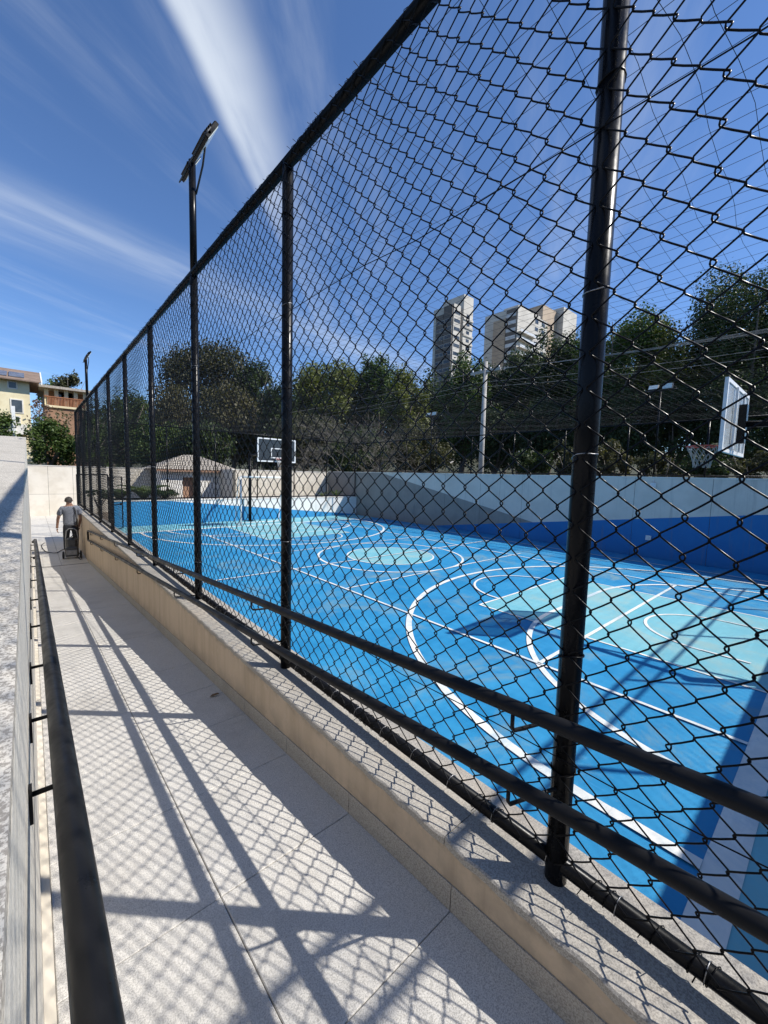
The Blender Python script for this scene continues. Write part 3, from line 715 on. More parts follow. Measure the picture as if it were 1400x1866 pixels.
def flood_pole(pxx, pyy, X, label):
    p = px(pxx, pyy, X=X)
    o = empty('floodlight_pole', label, 'lamp post', (p[0], p[1], 2.70)); H = p[2]-2.70
    MB().tube([(0, 0, 0), (0, 0, H-0.1)], 0.03, 8).build('pole', 'black_post', o)
    MB().tube([(0, -0.45, H-0.1), (0, 0.45, H-0.1)], 0.02, 6).build('crossbar', 'black_post', o)
    for s in (-1, 1):
        tilt = Matrix.Rotation(R(-62+s*9), 4, 'Y')
        def tr(mb): mb.v = [tuple((tilt @ Vector(q))+Vector((-0.06, s*0.2, H))) for q in mb.v]; return mb
        hd = tr(MB().bbox((-0.10, -0.15, -0.03), (0.10, 0.15, 0.03), 0.01)).build('floodlight', 'lamp_body', o)
        tr(MB().box((-0.085, -0.13, 0.031), (0.085, 0.13, 0.036))).build('lens', 'lamp_glass', hd)
flood_pole(788, 755, XR+0.35, 'slim pole with two pale floodlights above the side wall near the concrete utility pole')
flood_pole(1205, 706, XR+0.35, 'slim pole with two pale floodlights near the closer basketball hoop')

# ================================================================== BASKETBALL HOOPS
def hoop(yb, s, ypost, label, glass):
    """s=+1: board faces +Y (court lies towards +Y)"""
    o = empty('basketball_hoop', label, 'basketball hoop', (XC, ypost, 0))
    yo = yb-ypost
    MB().tube([(0, 0, 0), (0, 0, 3.45)], 0.075, 14).build('post', 'black_post', o)
    MB().bbox((-0.2, -0.2, 0), (0.2, 0.2, 0.02), 0.005).build('base_plate', 'black_post', o)
    MB().tube([(0, 0, 3.35), (0, yo-s*0.12, 3.45)], 0.05, 10).build('arm', 'black_post', o)
    MB().tube([(0, 0, 2.5), (0, (yo-s*0.12)*0.55, 3.36)], 0.03, 8).build('arm_strut', 'black_post', o)
    MB().box((-0.07, min(yo-s*0.14, yo-s*0.04), 3.15), (0.07, max(yo-s*0.14, yo-s*0.04), 3.75)).build('mount', 'black_post', o)
    W2, zb, zt = 0.93, 2.98, 4.03
    bd = MB().box((-W2+0.05, yo-0.008, zb+0.05), (W2-0.05, yo+0.008, zt-0.05)).build('backboard', 'smoked_board' if glass else 'clear_board', o)
    def fr(a, b, name='board_frame'): MB().box((a[0], yo-0.022, a[1]), (b[0], yo+0.022, b[1])).build(name, 'white_metal', bd)
    fr((-W2, zb), (W2, zb+0.055)); fr((-W2, zt-0.055), (W2, zt)); fr((-W2, zb+0.055), (-W2+0.055, zt-0.055)); fr((W2-0.055, zb+0.055), (W2, zt-0.055))
    for xx in (-0.31, 0.31): MB().box((xx-0.02, yo-s*0.04-0.015, zb+0.055), (xx+0.02, yo-s*0.04+0.015, zt-0.055)).build('back_rib', 'white_metal', bd)
    q = yo+s*0.024
    for a, b in (((-0.30, zb+0.17), (0.30, zb+0.215)), ((-0.30, zb+0.58), (0.30, zb+0.625)), ((-0.30, zb+0.215), (-0.255, zb+0.58)), ((0.255, zb+0.215), (0.30, zb+0.58))):
        MB().box((a[0], min(q, q-s*.004), a[1]), (b[0], max(q, q-s*.004), b[1])).build('target_line', 'white_metal', bd)
    cy = yo+s*(0.15+0.225); zr = 3.12
    rim = MB().tube([(0.228*math.cos(a), cy+0.228*math.sin(a), zr) for a in [2*math.pi*i/28 for i in range(29)]], 0.011, 8, False)
    rim.box((-0.09, min(yo+s*.02, cy-s*.22), zr-0.03), (0.09, max(yo+s*.02, cy-s*.22), zr+0.008))
    rm = rim.build('rim', 'rim_red', o)
    nt = MB(); n = 12
    def ringp(lv, k):
        rad = (0.225, 0.185, 0.15, 0.125, 0.115)[lv]; a = 2*math.pi*(k+0.5*(lv % 2))/n; return (rad*math.cos(a), cy+rad*math.sin(a), zr-0.01-lv*0.085)
    for lv in range(4):
        for k in range(n):
            nt.tube([ringp(lv, k), ringp(lv+1, k)], 0.005, 4, False); nt.tube([ringp(lv, k), ringp(lv+1, k-1 if lv % 2 == 0 else k+1)], 0.005, 4, False)
    nt.build('net', 'net_white', rm)
    return o
hoop(1.25, 1, -1.25, 'basketball hoop seen from the side, its white-framed board held out on a black arm', False)
hoop(17.1, -1, 20.1, 'far basketball hoop with dark see-through board outlined in white', True)

def goal(yb, s, label):
    o = empty('futsal_goal', label, 'goal', (XC, yb, 0)); W2, Hh, Dp = 1.13, 2.28, 0.75
    for q in (-1, 1):
        MB().tube([(q*W2, 0, 0.02), (q*W2, 0, Hh)], 0.04, 12).build('goal_post', 'white_metal', o)
        MB().tube([(q*W2, 0, Hh-0.02), (q*W2, s*0.28, Hh-0.02), (q*W2, s*Dp, 0.03), (q*W2, 0, 0.03)], 0.02, 8).build('side_stay', 'white_metal', o)
    MB().tube([(-W2, 0, Hh), (W2, 0, Hh)], 0.04, 12).build('crossbar', 'white_metal', o)
    MB().tube([(-W2, s*Dp, 0.03), (W2, s*Dp, 0.03)], 0.02, 8).build('ground_bar', 'white_metal', o)
goal(18.45, 1, 'white tubular goal frame standing at the far baseline')

# ================================================================== PAVILION with tiled hip roof
def pavilion():
    a = px(283, 858, Y=25.4); b = px(437, 860, Y=25.4); ap = px(348, 831, Y=27)
    x0, x1 = a[0], b[0]; ze = 2.52; cx, cy = ap[0], 27.2; zr = ap[2]; y0, y1 = 25.4, 29.0
    o = empty('garden_pavilion', 'small pavilion with pale clay-tiled hip roof beyond the far fence', 'pavilion', (cx, cy, -0.02))
    w0, w1 = x0+0.35, x1-0.35
    xd0 = px(333, 880, Y=25.75)[0]; xd1 = px(341, 880, Y=25.75)[0]
    kid(MB().box((w0, 25.75, -0.02), (xd0, 25.95, ze-0.04)), 'front_wall', 'white_wall', o)
    kid(MB().box((xd1+0.4, 25.75, -0.02), (w1, 25.95, ze-0.04)), 'front_wall', 'white_wall', o)
    kid(MB().box((xd0, 26.0, -0.02), (xd1+.4, 26.1, 2.1)), 'door', 'house_clay', o)
    kid(MB().box((xd0, 25.76, 2.1), (xd1+.4, 25.95, ze-0.04)), 'lintel', 'white_wall', o)
    kid(MB().box((w0, 25.95, -0.02), (w0+0.2, 28.6, ze-0.04)), 'side_wall', 'white_wall', o)
    kid(MB().box((w1-0.2, 25.95, -0.02), (w1, 28.6, ze-0.04)), 'side_wall', 'white_wall', o)
    kid(MB().box((x0, y0, ze-0.1), (x1, y0+0.04, ze+0.03)), 'fascia', 'house_clay', o)
    # four slopes of barrel tiles, each slope a part of rows of raised tiles
    apx = [(cx-0.4, cy), (cx+0.4, cy)]
    def slope(c0, c1, t0, t1, n, rows):
        mb = MB(); c0, c1, t0, t1 = map(Vector, (c0, c1, t0, t1)); vs = []; m_ = n*6
        nrm = (c1-c0).cross(t0-c0); nrm.normalize()
        if nrm.z < 0: nrm = -nrm
        for r_ in range(rows):
            for e, dz_ in ((r_/rows, 0.035), ((r_+1)/rows, 0.0)):
                for i in range(m_+1):
                    f = i/m_; p = (c0.lerp(t0, e)).lerp(c1.lerp(t1, e), f)
                    ff = (c0.lerp(c1, f)-c0).length
                    h = 0.045*abs(math.sin(math.pi*((p-c0).dot((c1-c0).normalized()))/0.22))
                    vs.append(p+nrm*(h+dz_))
        fs = []
        for r_ in range(2*rows-1):
            for i in range(m_): q = r_*(m_+1)+i; fs.append((q, q+1, q+m_+2, q+m_+1))
        kid(mb.add(vs, fs, False), 'roof_slope', 'roof_tile', o)
    A, B, C, D = (x0, y0, ze), (x1, y0, ze), (x1, y1, ze), (x0, y1, ze); P, Q = (*apx[0], zr), (*apx[1], zr)
    slope(A, B, P, Q, 30, 8); slope(B, C, Q, Q, 22, 8); slope(D, A, P, P, 22, 8); slope(C, D, Q, P, 30, 8)
    kid(MB().tube([A, P], 0.07, 8), 'ridge', 'roof_tile', o); kid(MB().tube([B, Q], 0.07, 8), 'ridge', 'roof_tile', o); kid(MB().tube([P, Q], 0.07, 8), 'ridge', 'roof_tile', o)
pavilion()

# ================================================================== HOUSES on the slope beyond the landing
def cream_house():
    Y = 62.0
    xl = -14.0; p = px(53, 692, Y=Y); xr = p[0]; ze = p[2]; zr = px(20, 671, Y=Y+3.2)[2]; zb = 3.0
    o = empty('cream_house', 'cream yellow two-storey house with brown pitched roof and solar panels', 'house', (xl, Y, zb))
    DY = 7.0
    kid(MB().box((xl, Y, zb), (xr, Y+DY, ze)), 'wall', 'house_cream', o)
    kid(MB().add([(xr, Y, ze), (xr, Y+DY, ze), (xr, Y+DY/2, zr-.1), (xr-.2, Y, ze), (xr-.2, Y+DY, ze), (xr-.2, Y+DY/2, zr-.1)], [(0, 1, 2), (5, 4, 3), (0, 2, 5, 3), (1, 4, 5, 2)]), 'gable', 'house_cream', o)
    e = 0.9; xo = xr+1.0
    def sl(ya, za, yb, zb_): return MB().hexa([(xl, ya, za-.12), (xo, ya, za-.12), (xo, yb, zb_-.12), (xl, yb, zb_-.12), (xl, ya, za), (xo, ya, za), (xo, yb, zb_), (xl, yb, zb_)])
    dzr = (zr-ze)/(DY/2)
    rf = kid(sl(Y-e, ze-dzr*e*0.6, Y+DY/2, zr), 'roof', 'roof_brown', o)
    kid(sl(Y+DY+e, ze-dzr*e*.6, Y+DY/2, zr), 'roof', 'roof_brown', o)
    kid(MB().hexa([(xo, Y-e, ze-dzr*e*.6-.3), (xo+.12, Y-e, ze-dzr*e*.6-.3), (xo+.12, Y+DY/2, zr-.3), (xo, Y+DY/2, zr-.3), (xo, Y-e, ze-dzr*e*.6+.05), (xo+.12, Y-e, ze-dzr*e*.6+.05), (xo+.12, Y+DY/2, zr+.06), (xo, Y+DY/2, zr+.06)]), 'barge_board', 'white_metal', o)
    for i in range(6):
        x = xr-1.7-i*1.45; ya, yb_ = Y-.2, Y+1.7; za = ze-dzr*e*.6+(ya-Y+e)*((zr-ze+dzr*e*.6)/(DY/2+e)); zb2 = ze-dzr*e*.6+(yb_-Y+e)*((zr-ze+dzr*e*.6)/(DY/2+e))
        kid(MB().hexa([(x, ya, za+.05), (x+1.3, ya, za+.05), (x+1.3, yb_, zb2+.05), (x, yb_, zb2+.05), (x, ya, za+.12), (x+1.3, ya, za+.12), (x+1.3, yb_, zb2+.12), (x, yb_, zb2+.12)]), 'solar_panel', 'solar', o)
    for (a, b, c, d_) in ((16, 697, 29, 706), (22, 730, 40, 750), (26, 760, 35, 769)):
        p0, p1 = px(a, d_, Y=Y), px(c, b, Y=Y)
        f = kid(MB().box((p0[0]-.12, Y-.06, p0[2]-.12), (p1[0]+.12, Y-.002, p1[2]+.12)), 'window', 'white_wall', o)
        pn = MB().box((p0[0], Y-.08, p0[2]), (p1[0], Y-.062, p1[2])).build('pane', 'window_glass', f)
    p0 = px(5, 772, Y=Y-1.6); kid(MB().box((xl, Y-1.6, p0[2]-1.0), (xr-.4, Y-.1, p0[2]-.75)), 'balcony_slab', 'white_wall', o)
    kid(MB().box((xl, Y-1.6, p0[2]-.75), (xr-.4, Y-1.5, p0[2]+.1)), 'balcony_wall', 'white_wall', o)
    pc = px(24, 745, Y=Y-1.55); kid(MB().box((pc[0]-.15, Y-1.7, pc[2]-4), (pc[0]+.15, Y-1.4, pc[2]+.3)), 'column', 'white_metal', o)
def clay_house():
    Y = 66.0; a = px(80, 702, Y=Y); b = px(158, 708, Y=Y); x0, x1, zt = a[0], b[0], a[2]; zb = 2.5
    o = empty('clay_house', 'clay brown house with flat roof and orange wooden balcony', 'house', (x0, Y, zb))
    zf = px(100, 742, Y=Y)[2]
    kid(MB().box((x0, Y+2.0, zb), (x1, Y+9, zt-.3)), 'wall', 'house_clay', o)
    kid(MB().box((x0, Y, zb), (x1, Y+2.0, zf)), 'lower_wall', 'house_clay', o)
    kid(MB().box((x0-.5, Y-.6, zt-.3), (x1+.5, Y+9.3, zt)), 'roof', 'roof_tile', o)
    kid(MB().box((x0, Y-.2, zf-.05), (x1, Y+2, zf+.2)), 'balcony_slab', 'house_cream', o)
    for xx in np.linspace(x0+.2, x1-.2, 5): kid(MB().box((xx-.2, Y+.05, zf+.2), (xx+.2, Y+.4, zt-.3)), 'column', 'house_cream', o)
    for i in range(26):
        xx = x0+.3+(x1-x0-.6)*i/25; kid(MB().box((xx-.04, Y-.1, zf+.2), (xx+.04, Y-.04, zf+1.2)), 'baluster', 'wood_orange', o)
    kid(MB().box((x0, Y-.14, zf+1.2), (x1, Y, zf+1.3)), 'balcony_rail', 'wood_orange', o)
    for xx in np.linspace(x0+1.2, x1-2.2, 3):
        f = kid(MB().box((xx, Y+1.92, zf+.2), (xx+1.3, Y+1.998, zf+2.4)), 'window', 'wood_orange', o); MB().box((xx+.1, Y+1.9, zf+.3), (xx+1.2, Y+1.918, zf+2.3)).build('pane', 'window_glass', f)
cream_house(); clay_house()

# ================================================================== APARTMENT TOWERS
def block(o, x0, y0, x1, y1, zb, zt, mat, name='wall'):
    return kid(MB().box((x0, y0, zb), (x1, y1, zt)), name, mat, o)
def windows_y(o, x0, x1, y, z0, z1, nf, cols, wd, ht, glass='window_glass', frame='tower_white'):
    fh = (z1-z0)/nf
    me = MB().box((-wd/2, -0.05, 0), (wd/2, -0.012, ht)).mesh('pane', glass); mf = MB().box((-wd/2-.12, -0.01, -.12), (wd/2+.12, 0.03, ht+.12)).mesh('window', frame)
    for i in range(nf):
        for c in cols:
            wdo = inst('window', mf, o, Vector((x0+(x1-x0)*c, y-.03, z0+i*fh+fh*.35))-Vector(o.location)); inst('pane', me, wdo)
def windows_x(o, x, y0, y1, z0, z1, nf, cols, wd, ht, glass='window_glass', frame='tower_white'):
    fh = (z1-z0)/nf
    me = MB().box((-0.05, -wd/2, 0), (-0.012, wd/2, ht)).mesh('pane', glass); mf = MB().box((-0.01, -wd/2-.12, -.12), (0.03, wd/2+.12, ht+.12)).mesh('window', frame)
    for i in range(nf):
        for c in cols:
            wdo = inst('window', mf, o, Vector((x-.03, y0+(y1-y0)*c, z0+i*fh+fh*.35))-Vector(o.location)); inst('pane', me, wdo)
def tower_one():
    c = px(828, 552, D=150); X, Y = c[0], c[1]; zt = c[2]
    xr = px(862, 545, Y=Y)[0]; yl = px(797, 580, X=X)[1]; xm = px(841, 545, Y=Y)[0]
    o = empty('apartment_tower', 'slender white apartment tower with a dark shaded flank above the trees', 'tower', (X, Y, 5)); zb = 5
    block(o, X, Y, xm, Y+10, zb, zt, 'tower_white')
    block(o, xm+1.2, Y-.4, xr, Y+10, zb, px(855, 541, Y=Y)[2], 'tower_white')
    block(o, xm, Y+1.2, xm+1.2, Y+10, zb, zt-1, 'tower_brown_shade', 'stair_recess')
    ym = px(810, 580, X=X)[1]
    block(o, X+.02, Y+10, xr-1, ym, zb, px(812, 562, X=X)[2], 'tower_brown_shade')
    block(o, X-.6, Y+.3, X-.01, ym-.2, zb, px(812, 560, X=X)[2], 'tower_brown_shade', 'shaded_flank')  # dark slab over the white tower: the flank's shade painted as colour
    block(o, X-.6, ym, xr-2, yl, zb, px(800, 577, X=X)[2], 'tower_brown_shade')
    nf = 24; z0 = zt-nf*3.0-1.5
    windows_y(o, X, xm, Y, z0, zt-1.5, nf, (.3, .72), 1.7, 1.2)
    windows_y(o, xm+1.2, xr, Y-.4, z0, zt-1.5, nf, (.5,), 1.8, 1.2)
    windows_x(o, X-.6, Y, yl, z0, zt-4.5, nf-1, (.15, .35, .6, .85), 1.6, 1.2)
    for i in range(nf): kid(MB().box((xm+1.2, Y-.75, z0+i*3), (xr, Y-.41, z0+i*3+.7)), 'balcony', 'tower_white', o)
    block(o, xm+1.6, Y+2, xr-.6, Y+8, zt, zt+3.4, 'tower_white', 'roof_block')
def tower_two():
    c = px(945, 558, D=165); X, Y = c[0], c[1]; zt = c[2]; zb = 5
    o = empty('apartment_tower', 'wide white apartment tower with brown corner band and stacked balconies', 'tower', (X, Y, 5))
    xr = px(1000, 556, Y=Y)[0]; yl = px(925, 565, X=X)[1]; x2 = px(1026, 565, Y=Y)[0]; x3 = px(1050, 572, Y=Y)[0]
    block(o, X, Y, xr, Y+16, zb, zt, 'tower_white')
    block(o, X-.5, Y+.4, X-.01, yl, zb, zt-.5, 'tower_brown_shade', 'corner_band')  # brown band, its colour deepened to stand in for shade on this side
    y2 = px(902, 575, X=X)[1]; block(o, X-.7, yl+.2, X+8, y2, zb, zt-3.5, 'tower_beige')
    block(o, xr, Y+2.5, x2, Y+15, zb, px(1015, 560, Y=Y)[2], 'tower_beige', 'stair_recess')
    block(o, x2, Y-.5, x3, Y+14, zb, px(1040, 568, Y=Y)[2], 'tower_white')
    block(o, X+5, Y+3, xr-1, Y+10, zt, zt+3.0, 'tower_white', 'roof_block')
    nf = 22; z0 = zt-nf*3.05-1.0
    windows_y(o, X, xr, Y, z0, zt-1, nf, (.62, .85), 2.6, 1.5)
    windows_y(o, x2, x3, Y-.5, z0-2, zt-4, nf, (.2, .5, .8), 1.7, 1.4)
    windows_y(o, xr, x2, Y+2.5, z0, zt-3, nf, (.3, .75), 1.1, 1.1)
    windows_x(o, X-.5, Y, yl, z0, zt-1.5, nf, (.35, .75), 2.4, 1.3, 'tower_blind')
    for i in range(nf-2):
        sl = kid(MB().box((X+.3, Y-1.5, z0+i*3.05), (X+(xr-X)*.52, Y-.01, z0+i*3.05+.25)), 'balcony', 'tower_white', o)
        kid(MB().box((X+.3, Y-1.5, z0+i*3.05+.25), (X+(xr-X)*.52, Y-1.42, z0+i*3.05+1.15)), 'balcony_front', 'tower_blind', o)
tower_one(); tower_two()

# ================================================================== UTILITY POLE and cables
XU = 18.0
pb, pt = px(876, 868, X=XU), px(882, 660, X=XU)
up = empty('utility_pole', 'pale concrete utility pole behind the painted side wall', 'utility pole', (pb[0], pb[1], 0))
MB().tube([(0, 0, 0), (0, 0, pt[2])], [0.17, 0.10], 10).build('pole', 'concrete_pole', up)
MB().box((-0.06, -0.9, pt[2]-0.55), (0.06, 0.9, pt[2]-0.43)).build('crossarm', 'concrete_pole', up)
for q in (-.8, -.3, .3, .8): MB().cyl((0, q, pt[2]-.38), 0.04, 0.12, 8).build('insulator', 'tower_blind', up)
def cable(a, b, sagz, r, label, mat='cable_pale', group=None):
    a, b = Vector(a), Vector(b); n = 24
    pts = [a.lerp(b, i/n)-Vector((0, 0, sagz*4*(i/n)*(1-i/n))) for i in range(n+1)]
    MB().tube(pts, r, 4, False).build('overhead_cable', mat, label=label, cat='cable', group=group)
for i, (q, dz_) in enumerate(((-.8, -.4), (-.3, -.4), (.3, -.4), (.8, -.4), (0, -1.0), (0, -1.25))):
    lv = 'power cable on the pole crossarm' if i < 4 else ('upper telephone cable below the pole crossarm' if i == 4 else 'lowest telephone cable on the concrete pole')
    cable((XU, pt[1]+q*.3, pt[2]+dz_), (XU+1.0, -16, pt[2]+dz_+0.3+q*.2), 0.7, 0.007, lv+', running behind the closer hoop', group='power cables running behind the closer hoop' if i < 4 else None)
    cable((XU, pt[1]+q*.3, pt[2]+dz_), (XU+2, 60, pt[2]+dz_+2), 0.8, 0.007, lv+', running away past the slender tower', group='power cables running past the slender tower' if i < 4 else None)

# ================================================================== VEGETATION
def leaf_cloud(rng, center, radii, n, s, zmin, lumps=20, spread=0.62, lump_r=(0.30, 0.48), hang=0.0):
    """n leaf quads gathered in clumps through an ellipsoid crown"""
    L_ = rng.normal(size=(lumps, 3)); L_ /= np.linalg.norm(L_, axis=1)[:, None]
    L_ *= (spread*rng.uniform(0.12, 1.0, (lumps, 1))**0.4); L_[:, 2] = L_[:, 2]*0.9+0.05
    lr = rng.uniform(*lump_r, lumps)
    w_ = lr**2; idx = rng.choice(lumps, n, p=w_/w_.sum())
    d = rng.normal(size=(n, 3)); d /= np.linalg.norm(d, axis=1)[:, None]
    # clumps within clumps
    sub = rng.normal(size=(lumps*14, 3)); sub /= np.linalg.norm(sub, axis=1)[:, None]
    si = idx*14+rng.integers(0, 14, n)
    rad = rng.uniform(0.35, 1.0, (n, 1))**0.5
    p = L_[idx]+lr[idx][:, None]*(0.62*d*rad+0.52*sub[si]*rng.uniform(.8, 1.1, (n, 1)))
    p[:, :2] *= (1+0.35*np.clip(np.abs(p[:, 2:3])-0.25, 0, 1))
    p = p*np.array(radii)+np.array(center)
    nrm = d*0.9+rng.normal(size=(n, 3))*0.7+np.array([0, 0, 0.35]); nrm /= np.linalg.norm(nrm, axis=1)[:, None]
    t1 = np.cross(nrm, rng.normal(size=(n, 3))); t1 /= np.linalg.norm(t1, axis=1)[:, None]+1e-9; t2 = np.cross(nrm, t1)
    ln = s*rng.uniform(0.55, 1.25, (n, 1)); wd = ln*rng.uniform(0.4, 0.7, (n, 1))
    q = np.stack([p-t1*ln*.5, p+t2*wd*.5-t1*ln*.05, p+t1*ln*.5, p-t2*wd*.5+t1*ln*.05], 1)
    keep = p[:, 2] > zmin+0.05
    return q[keep].reshape(-1, 3)
def limbs(mb, base_p, crown_c, radii, rng, r0, n=7):
    b = Vector(base_p); c = Vector(crown_c)
    top = b.lerp(c, 0.55)+Vector((rng.uniform(-.1, .1), rng.uniform(-.1, .1), 0))*radii[0]
    mid = b.lerp(top, 0.5)+Vector((rng.uniform(-.06, .06), rng.uniform(-.06, .06), 0))*radii[0]
    mb.tube([b-Vector((0, 0, .15)), b.lerp(mid, .15), mid, top], [r0*1.35, r0*1.05, r0*.85, r0*.62], 9)
    for i in range(n):
        a = 2*math.pi*(i+rng.random())/n; e = Vector((math.cos(a)*radii[0]*.7, math.sin(a)*radii[1]*.7, rng.uniform(-.2, .65)*radii[2]))+c
        m_ = top.lerp(e, .45)+Vector((0, 0, .12*radii[2]))
        mb.tube([top.lerp(mid, .25*rng.random()), m_, e], [r0*.5, r0*.3, r0*.08], 6)
def tree(pxx, top, hw, bot, D, mat, label, group=None, seed=None, lumps=44, dens=5.6, name='tree', cat='tree', spread=0.74, leaf_px=5.4, lump_r=(0.20, 0.34), cap=34000):
    rng = np.random.default_rng(seed if seed is not None else int(pxx*7+top)); pr = random.Random(int(pxx*3+top))
    c = px(pxx, (top+bot)/2, D=D); k = D/F_PX; rx = hw*k*1.10; rzz = (bot-top)/2*k*1.04
    gz = max(-0.25, hz(c[0], c[1])-0.25)
    s = max(0.05, leaf_px*k); rel = hw/leaf_px
    n = int(min(cap, dens*4*math.pi*(hw*(bot-top)/2)/(leaf_px**2)))
    o = empty(name, label, cat, (c[0], c[1], gz), group=group)
    q = leaf_cloud(rng, (0, 0, c[2]-gz), (rx, rx, rzz), n, s, 0.0, lumps, spread, lump_r)
    co = bpy.data.objects.new('crown', raw_mesh('crown', q, 4, mat)); COL.objects.link(co); co.parent = o
    mb = MB(); limbs(mb, (0, 0, 0), (0, 0, max(1.0, c[2]-gz)), (rx, rx, rzz), pr, max(0.05, 0.045*rzz+0.05)); mb.build('trunk', 'bark', o)
    return o
BG = 'trees behind the far fence'; RG = 'trees behind the painted side wall'
tree(385, 612, 92, 765, 52, 'leaf_olive', 'big dark dome-shaped tree standing higher than the trees around it', lumps=44, spread=0.7, lump_r=(0.26, 0.36), dens=5.5)
tree(463, 650, 38, 760, 50, 'leaf_dark', 'small dark round tree against the flank of the big dome-shaped tree')
tree(318, 690, 55, 860, 44, 'leaf_brown', 'brownish dry-leaved tree in front of the big dome-shaped tree')
tree(236, 690, 42, 870, 46, 'leaf_green', 'mid green tree beyond the landing, left of the brownish tree')
tree(205, 735, 40, 870, 40, 'leaf_dark', 'dark tree filling the gap behind the closed end of the ramp fence')
tree(168, 745, 28, 868, 37, 'leaf_green', 'slim green tree behind the end of the ramp fence')
tree(285, 755, 45, 872, 36, 'leaf_green', 'bushy green tree right behind the tiled pavilion, on its landing side')
tree(425, 690, 66, 870, 42, 'leaf_brown', 'olive brown tree with thin foliage behind the tiled pavilion')
tree(372, 755, 58, 872, 36, 'leaf_dark', 'dark leafy tree overhanging the tiled pavilion')
tree(507, 684, 44, 870, 41, 'leaf_dark', 'dark tree behind the far basketball board')
tree(598, 645, 72, 800, 47, 'leaf_yellow', 'yellowish green spreading tree behind the bare branching tree')
tree(560, 740, 66, 872, 36, 'leaf_olive', 'dull olive bush-like tree under the yellowish tree')
tree(690, 636, 50, 800, 48, 'leaf_green', 'rounded green tree beside the yellowish one, below the slender tower')
tree(735, 662, 44, 868, 43, 'leaf_yellow', 'loose yellow green tree below the slender tower')
tree(650, 780, 80, 878, 33, 'leaf_dark', 'low dark shrubs massed behind the corner of the court')
tree(765, 770, 62, 878, 31, 'leaf_olive', 'low olive tree between the bare tree and the utility pole')
tree(842, 628, 52, 872, 37, 'leaf_green', 'upright bright green tree just in front of the slender tower')
tree(930, 632, 60, 800, 38, 'leaf_dark', 'dark tree behind the top of the concrete utility pole')
tree(905, 735, 60, 876, 34, 'leaf_dark', 'deep green tree behind the shaft of the concrete utility pole')
tree(1012, 585, 66, 800, 34, 'leaf_dark', 'dark tree rising in front of the wide tower')
tree(1000, 720, 70, 876, 31, 'leaf_dark', 'dark leafy mass beneath the wide tower')
tree(1125, 565, 88, 790, 29.5, 'leaf_green', 'broad olive green tree with sunlit top, left of the tallest dark tree', lumps=28)
tree(1110, 700, 80, 880, 28, 'leaf_dark', 'shaded dark tree behind the middle of the side wall fence')
tree(1235, 572, 74, 800, 27, 'leaf_yellow', 'yellow green sunlit tree between the broad olive tree and the tallest dark one', lumps=26)
tree(1235, 690, 80, 884, 25.5, 'leaf_dark', 'shaded dark tree behind the floodlight near the closer hoop')
tree(1368, 470, 115, 770, 23.5, 'leaf_dark', 'tallest dark evergreen tree beyond the closer basketball hoop', lumps=60, dens=6, cap=42000, spread=0.7, lump_r=(0.22, 0.36))
tree(1370, 660, 100, 890, 22.3, 'leaf_dark', 'dense dark tree behind the closer basketball board')
# shrubs just outside the side wall
for (a, b, c_, m_, lb) in ((1045, 790, 46, 'leaf_olive', 'pale olive shrub peeping over the side wall left of the closer hoop'), (1110, 800, 40, 'leaf_brown', 'dry brownish shrub over the side wall'),
                           (1200, 815, 44, 'leaf_olive', 'dull shrub over the side wall under the floodlights'), (1290, 800, 50, 'leaf_dark', 'dark shrub over the side wall under the closer hoop rim'),
                           (1375, 815, 44, 'leaf_brown', 'brown shrub over the side wall under the closer board'), (960, 800, 46, 'leaf_dark', 'dark shrub over the side wall by the utility pole')):
    tree(a, b, c_, 895, 18.6/((px(a, b, D=1)-CAM)[0]), m_, lb, name='shrub', cat='shrub', lumps=14, leaf_px=5.5)
# left, beyond the landing wall
tree(92, 752, 46, 872, 39.5, 'leaf_green', 'dense green hedge bush rising behind the cream landing wall', name='hedge', cat='hedge', lumps=30, spread=0.7)
tree(128, 672, 32, 760, 84, 'leaf_olive', 'rounded tree behind the clay brown house', lumps=16)
tree(92, 682, 22, 760, 88, 'leaf_green', 'green tree between the two houses')
tree(8, 735, 26, 860, 44, 'leaf_green', 'green shrub in front of the cream house', name='shrub', cat='shrub')
tree(68, 715, 24, 800, 47, 'leaf_plum', 'plum-brown shrub between the two houses', name='shrub', cat='shrub', dens=0.8)
tree(112, 735, 22, 800, 45, 'leaf_brown', 'dry reddish bush in front of the clay house', name='shrub', cat='shrub', dens=0.7)

# the closed mass of woodland further up the slope
prof = [(130, 745), (200, 730), (300, 715), (400, 690), (500, 700), (560, 676), (640, 660), (760, 668), (800, 668), (880, 664), (940, 648), (1010, 622), (1100, 610), (1200, 600), (1290, 575), (1420, 520)]
rngw = np.random.default_rng(77); Q = []
for x_ in range(130, 1440, 22):
    tp = np.interp(x_, [a for a, b in prof], [b for a, b in prof])+rngw.uniform(-10, 14); Dw = np.interp(x_, [130, 600, 1000, 1420], [58, 58, 44, 31])*rngw.uniform(.95, 1.06); kk_ = Dw/F_PX
    c = px(x_, (tp+880)/2, D=Dw); Q.append(leaf_cloud(rngw, c, (36*kk_, 36*kk_, (892-tp)/2*kk_), 3600, 5.8*kk_, -0.2, 30, 0.72, (0.22, 0.36)))
wo_ = bpy.data.objects.new('distant_woodland', raw_mesh('distant_woodland', np.concatenate(Q), 4, 'leaf_dark')); COL.objects.link(wo_)
tag(wo_, 'closed dark green woodland covering the slope behind all the single trees', 'woodland', kind='stuff')

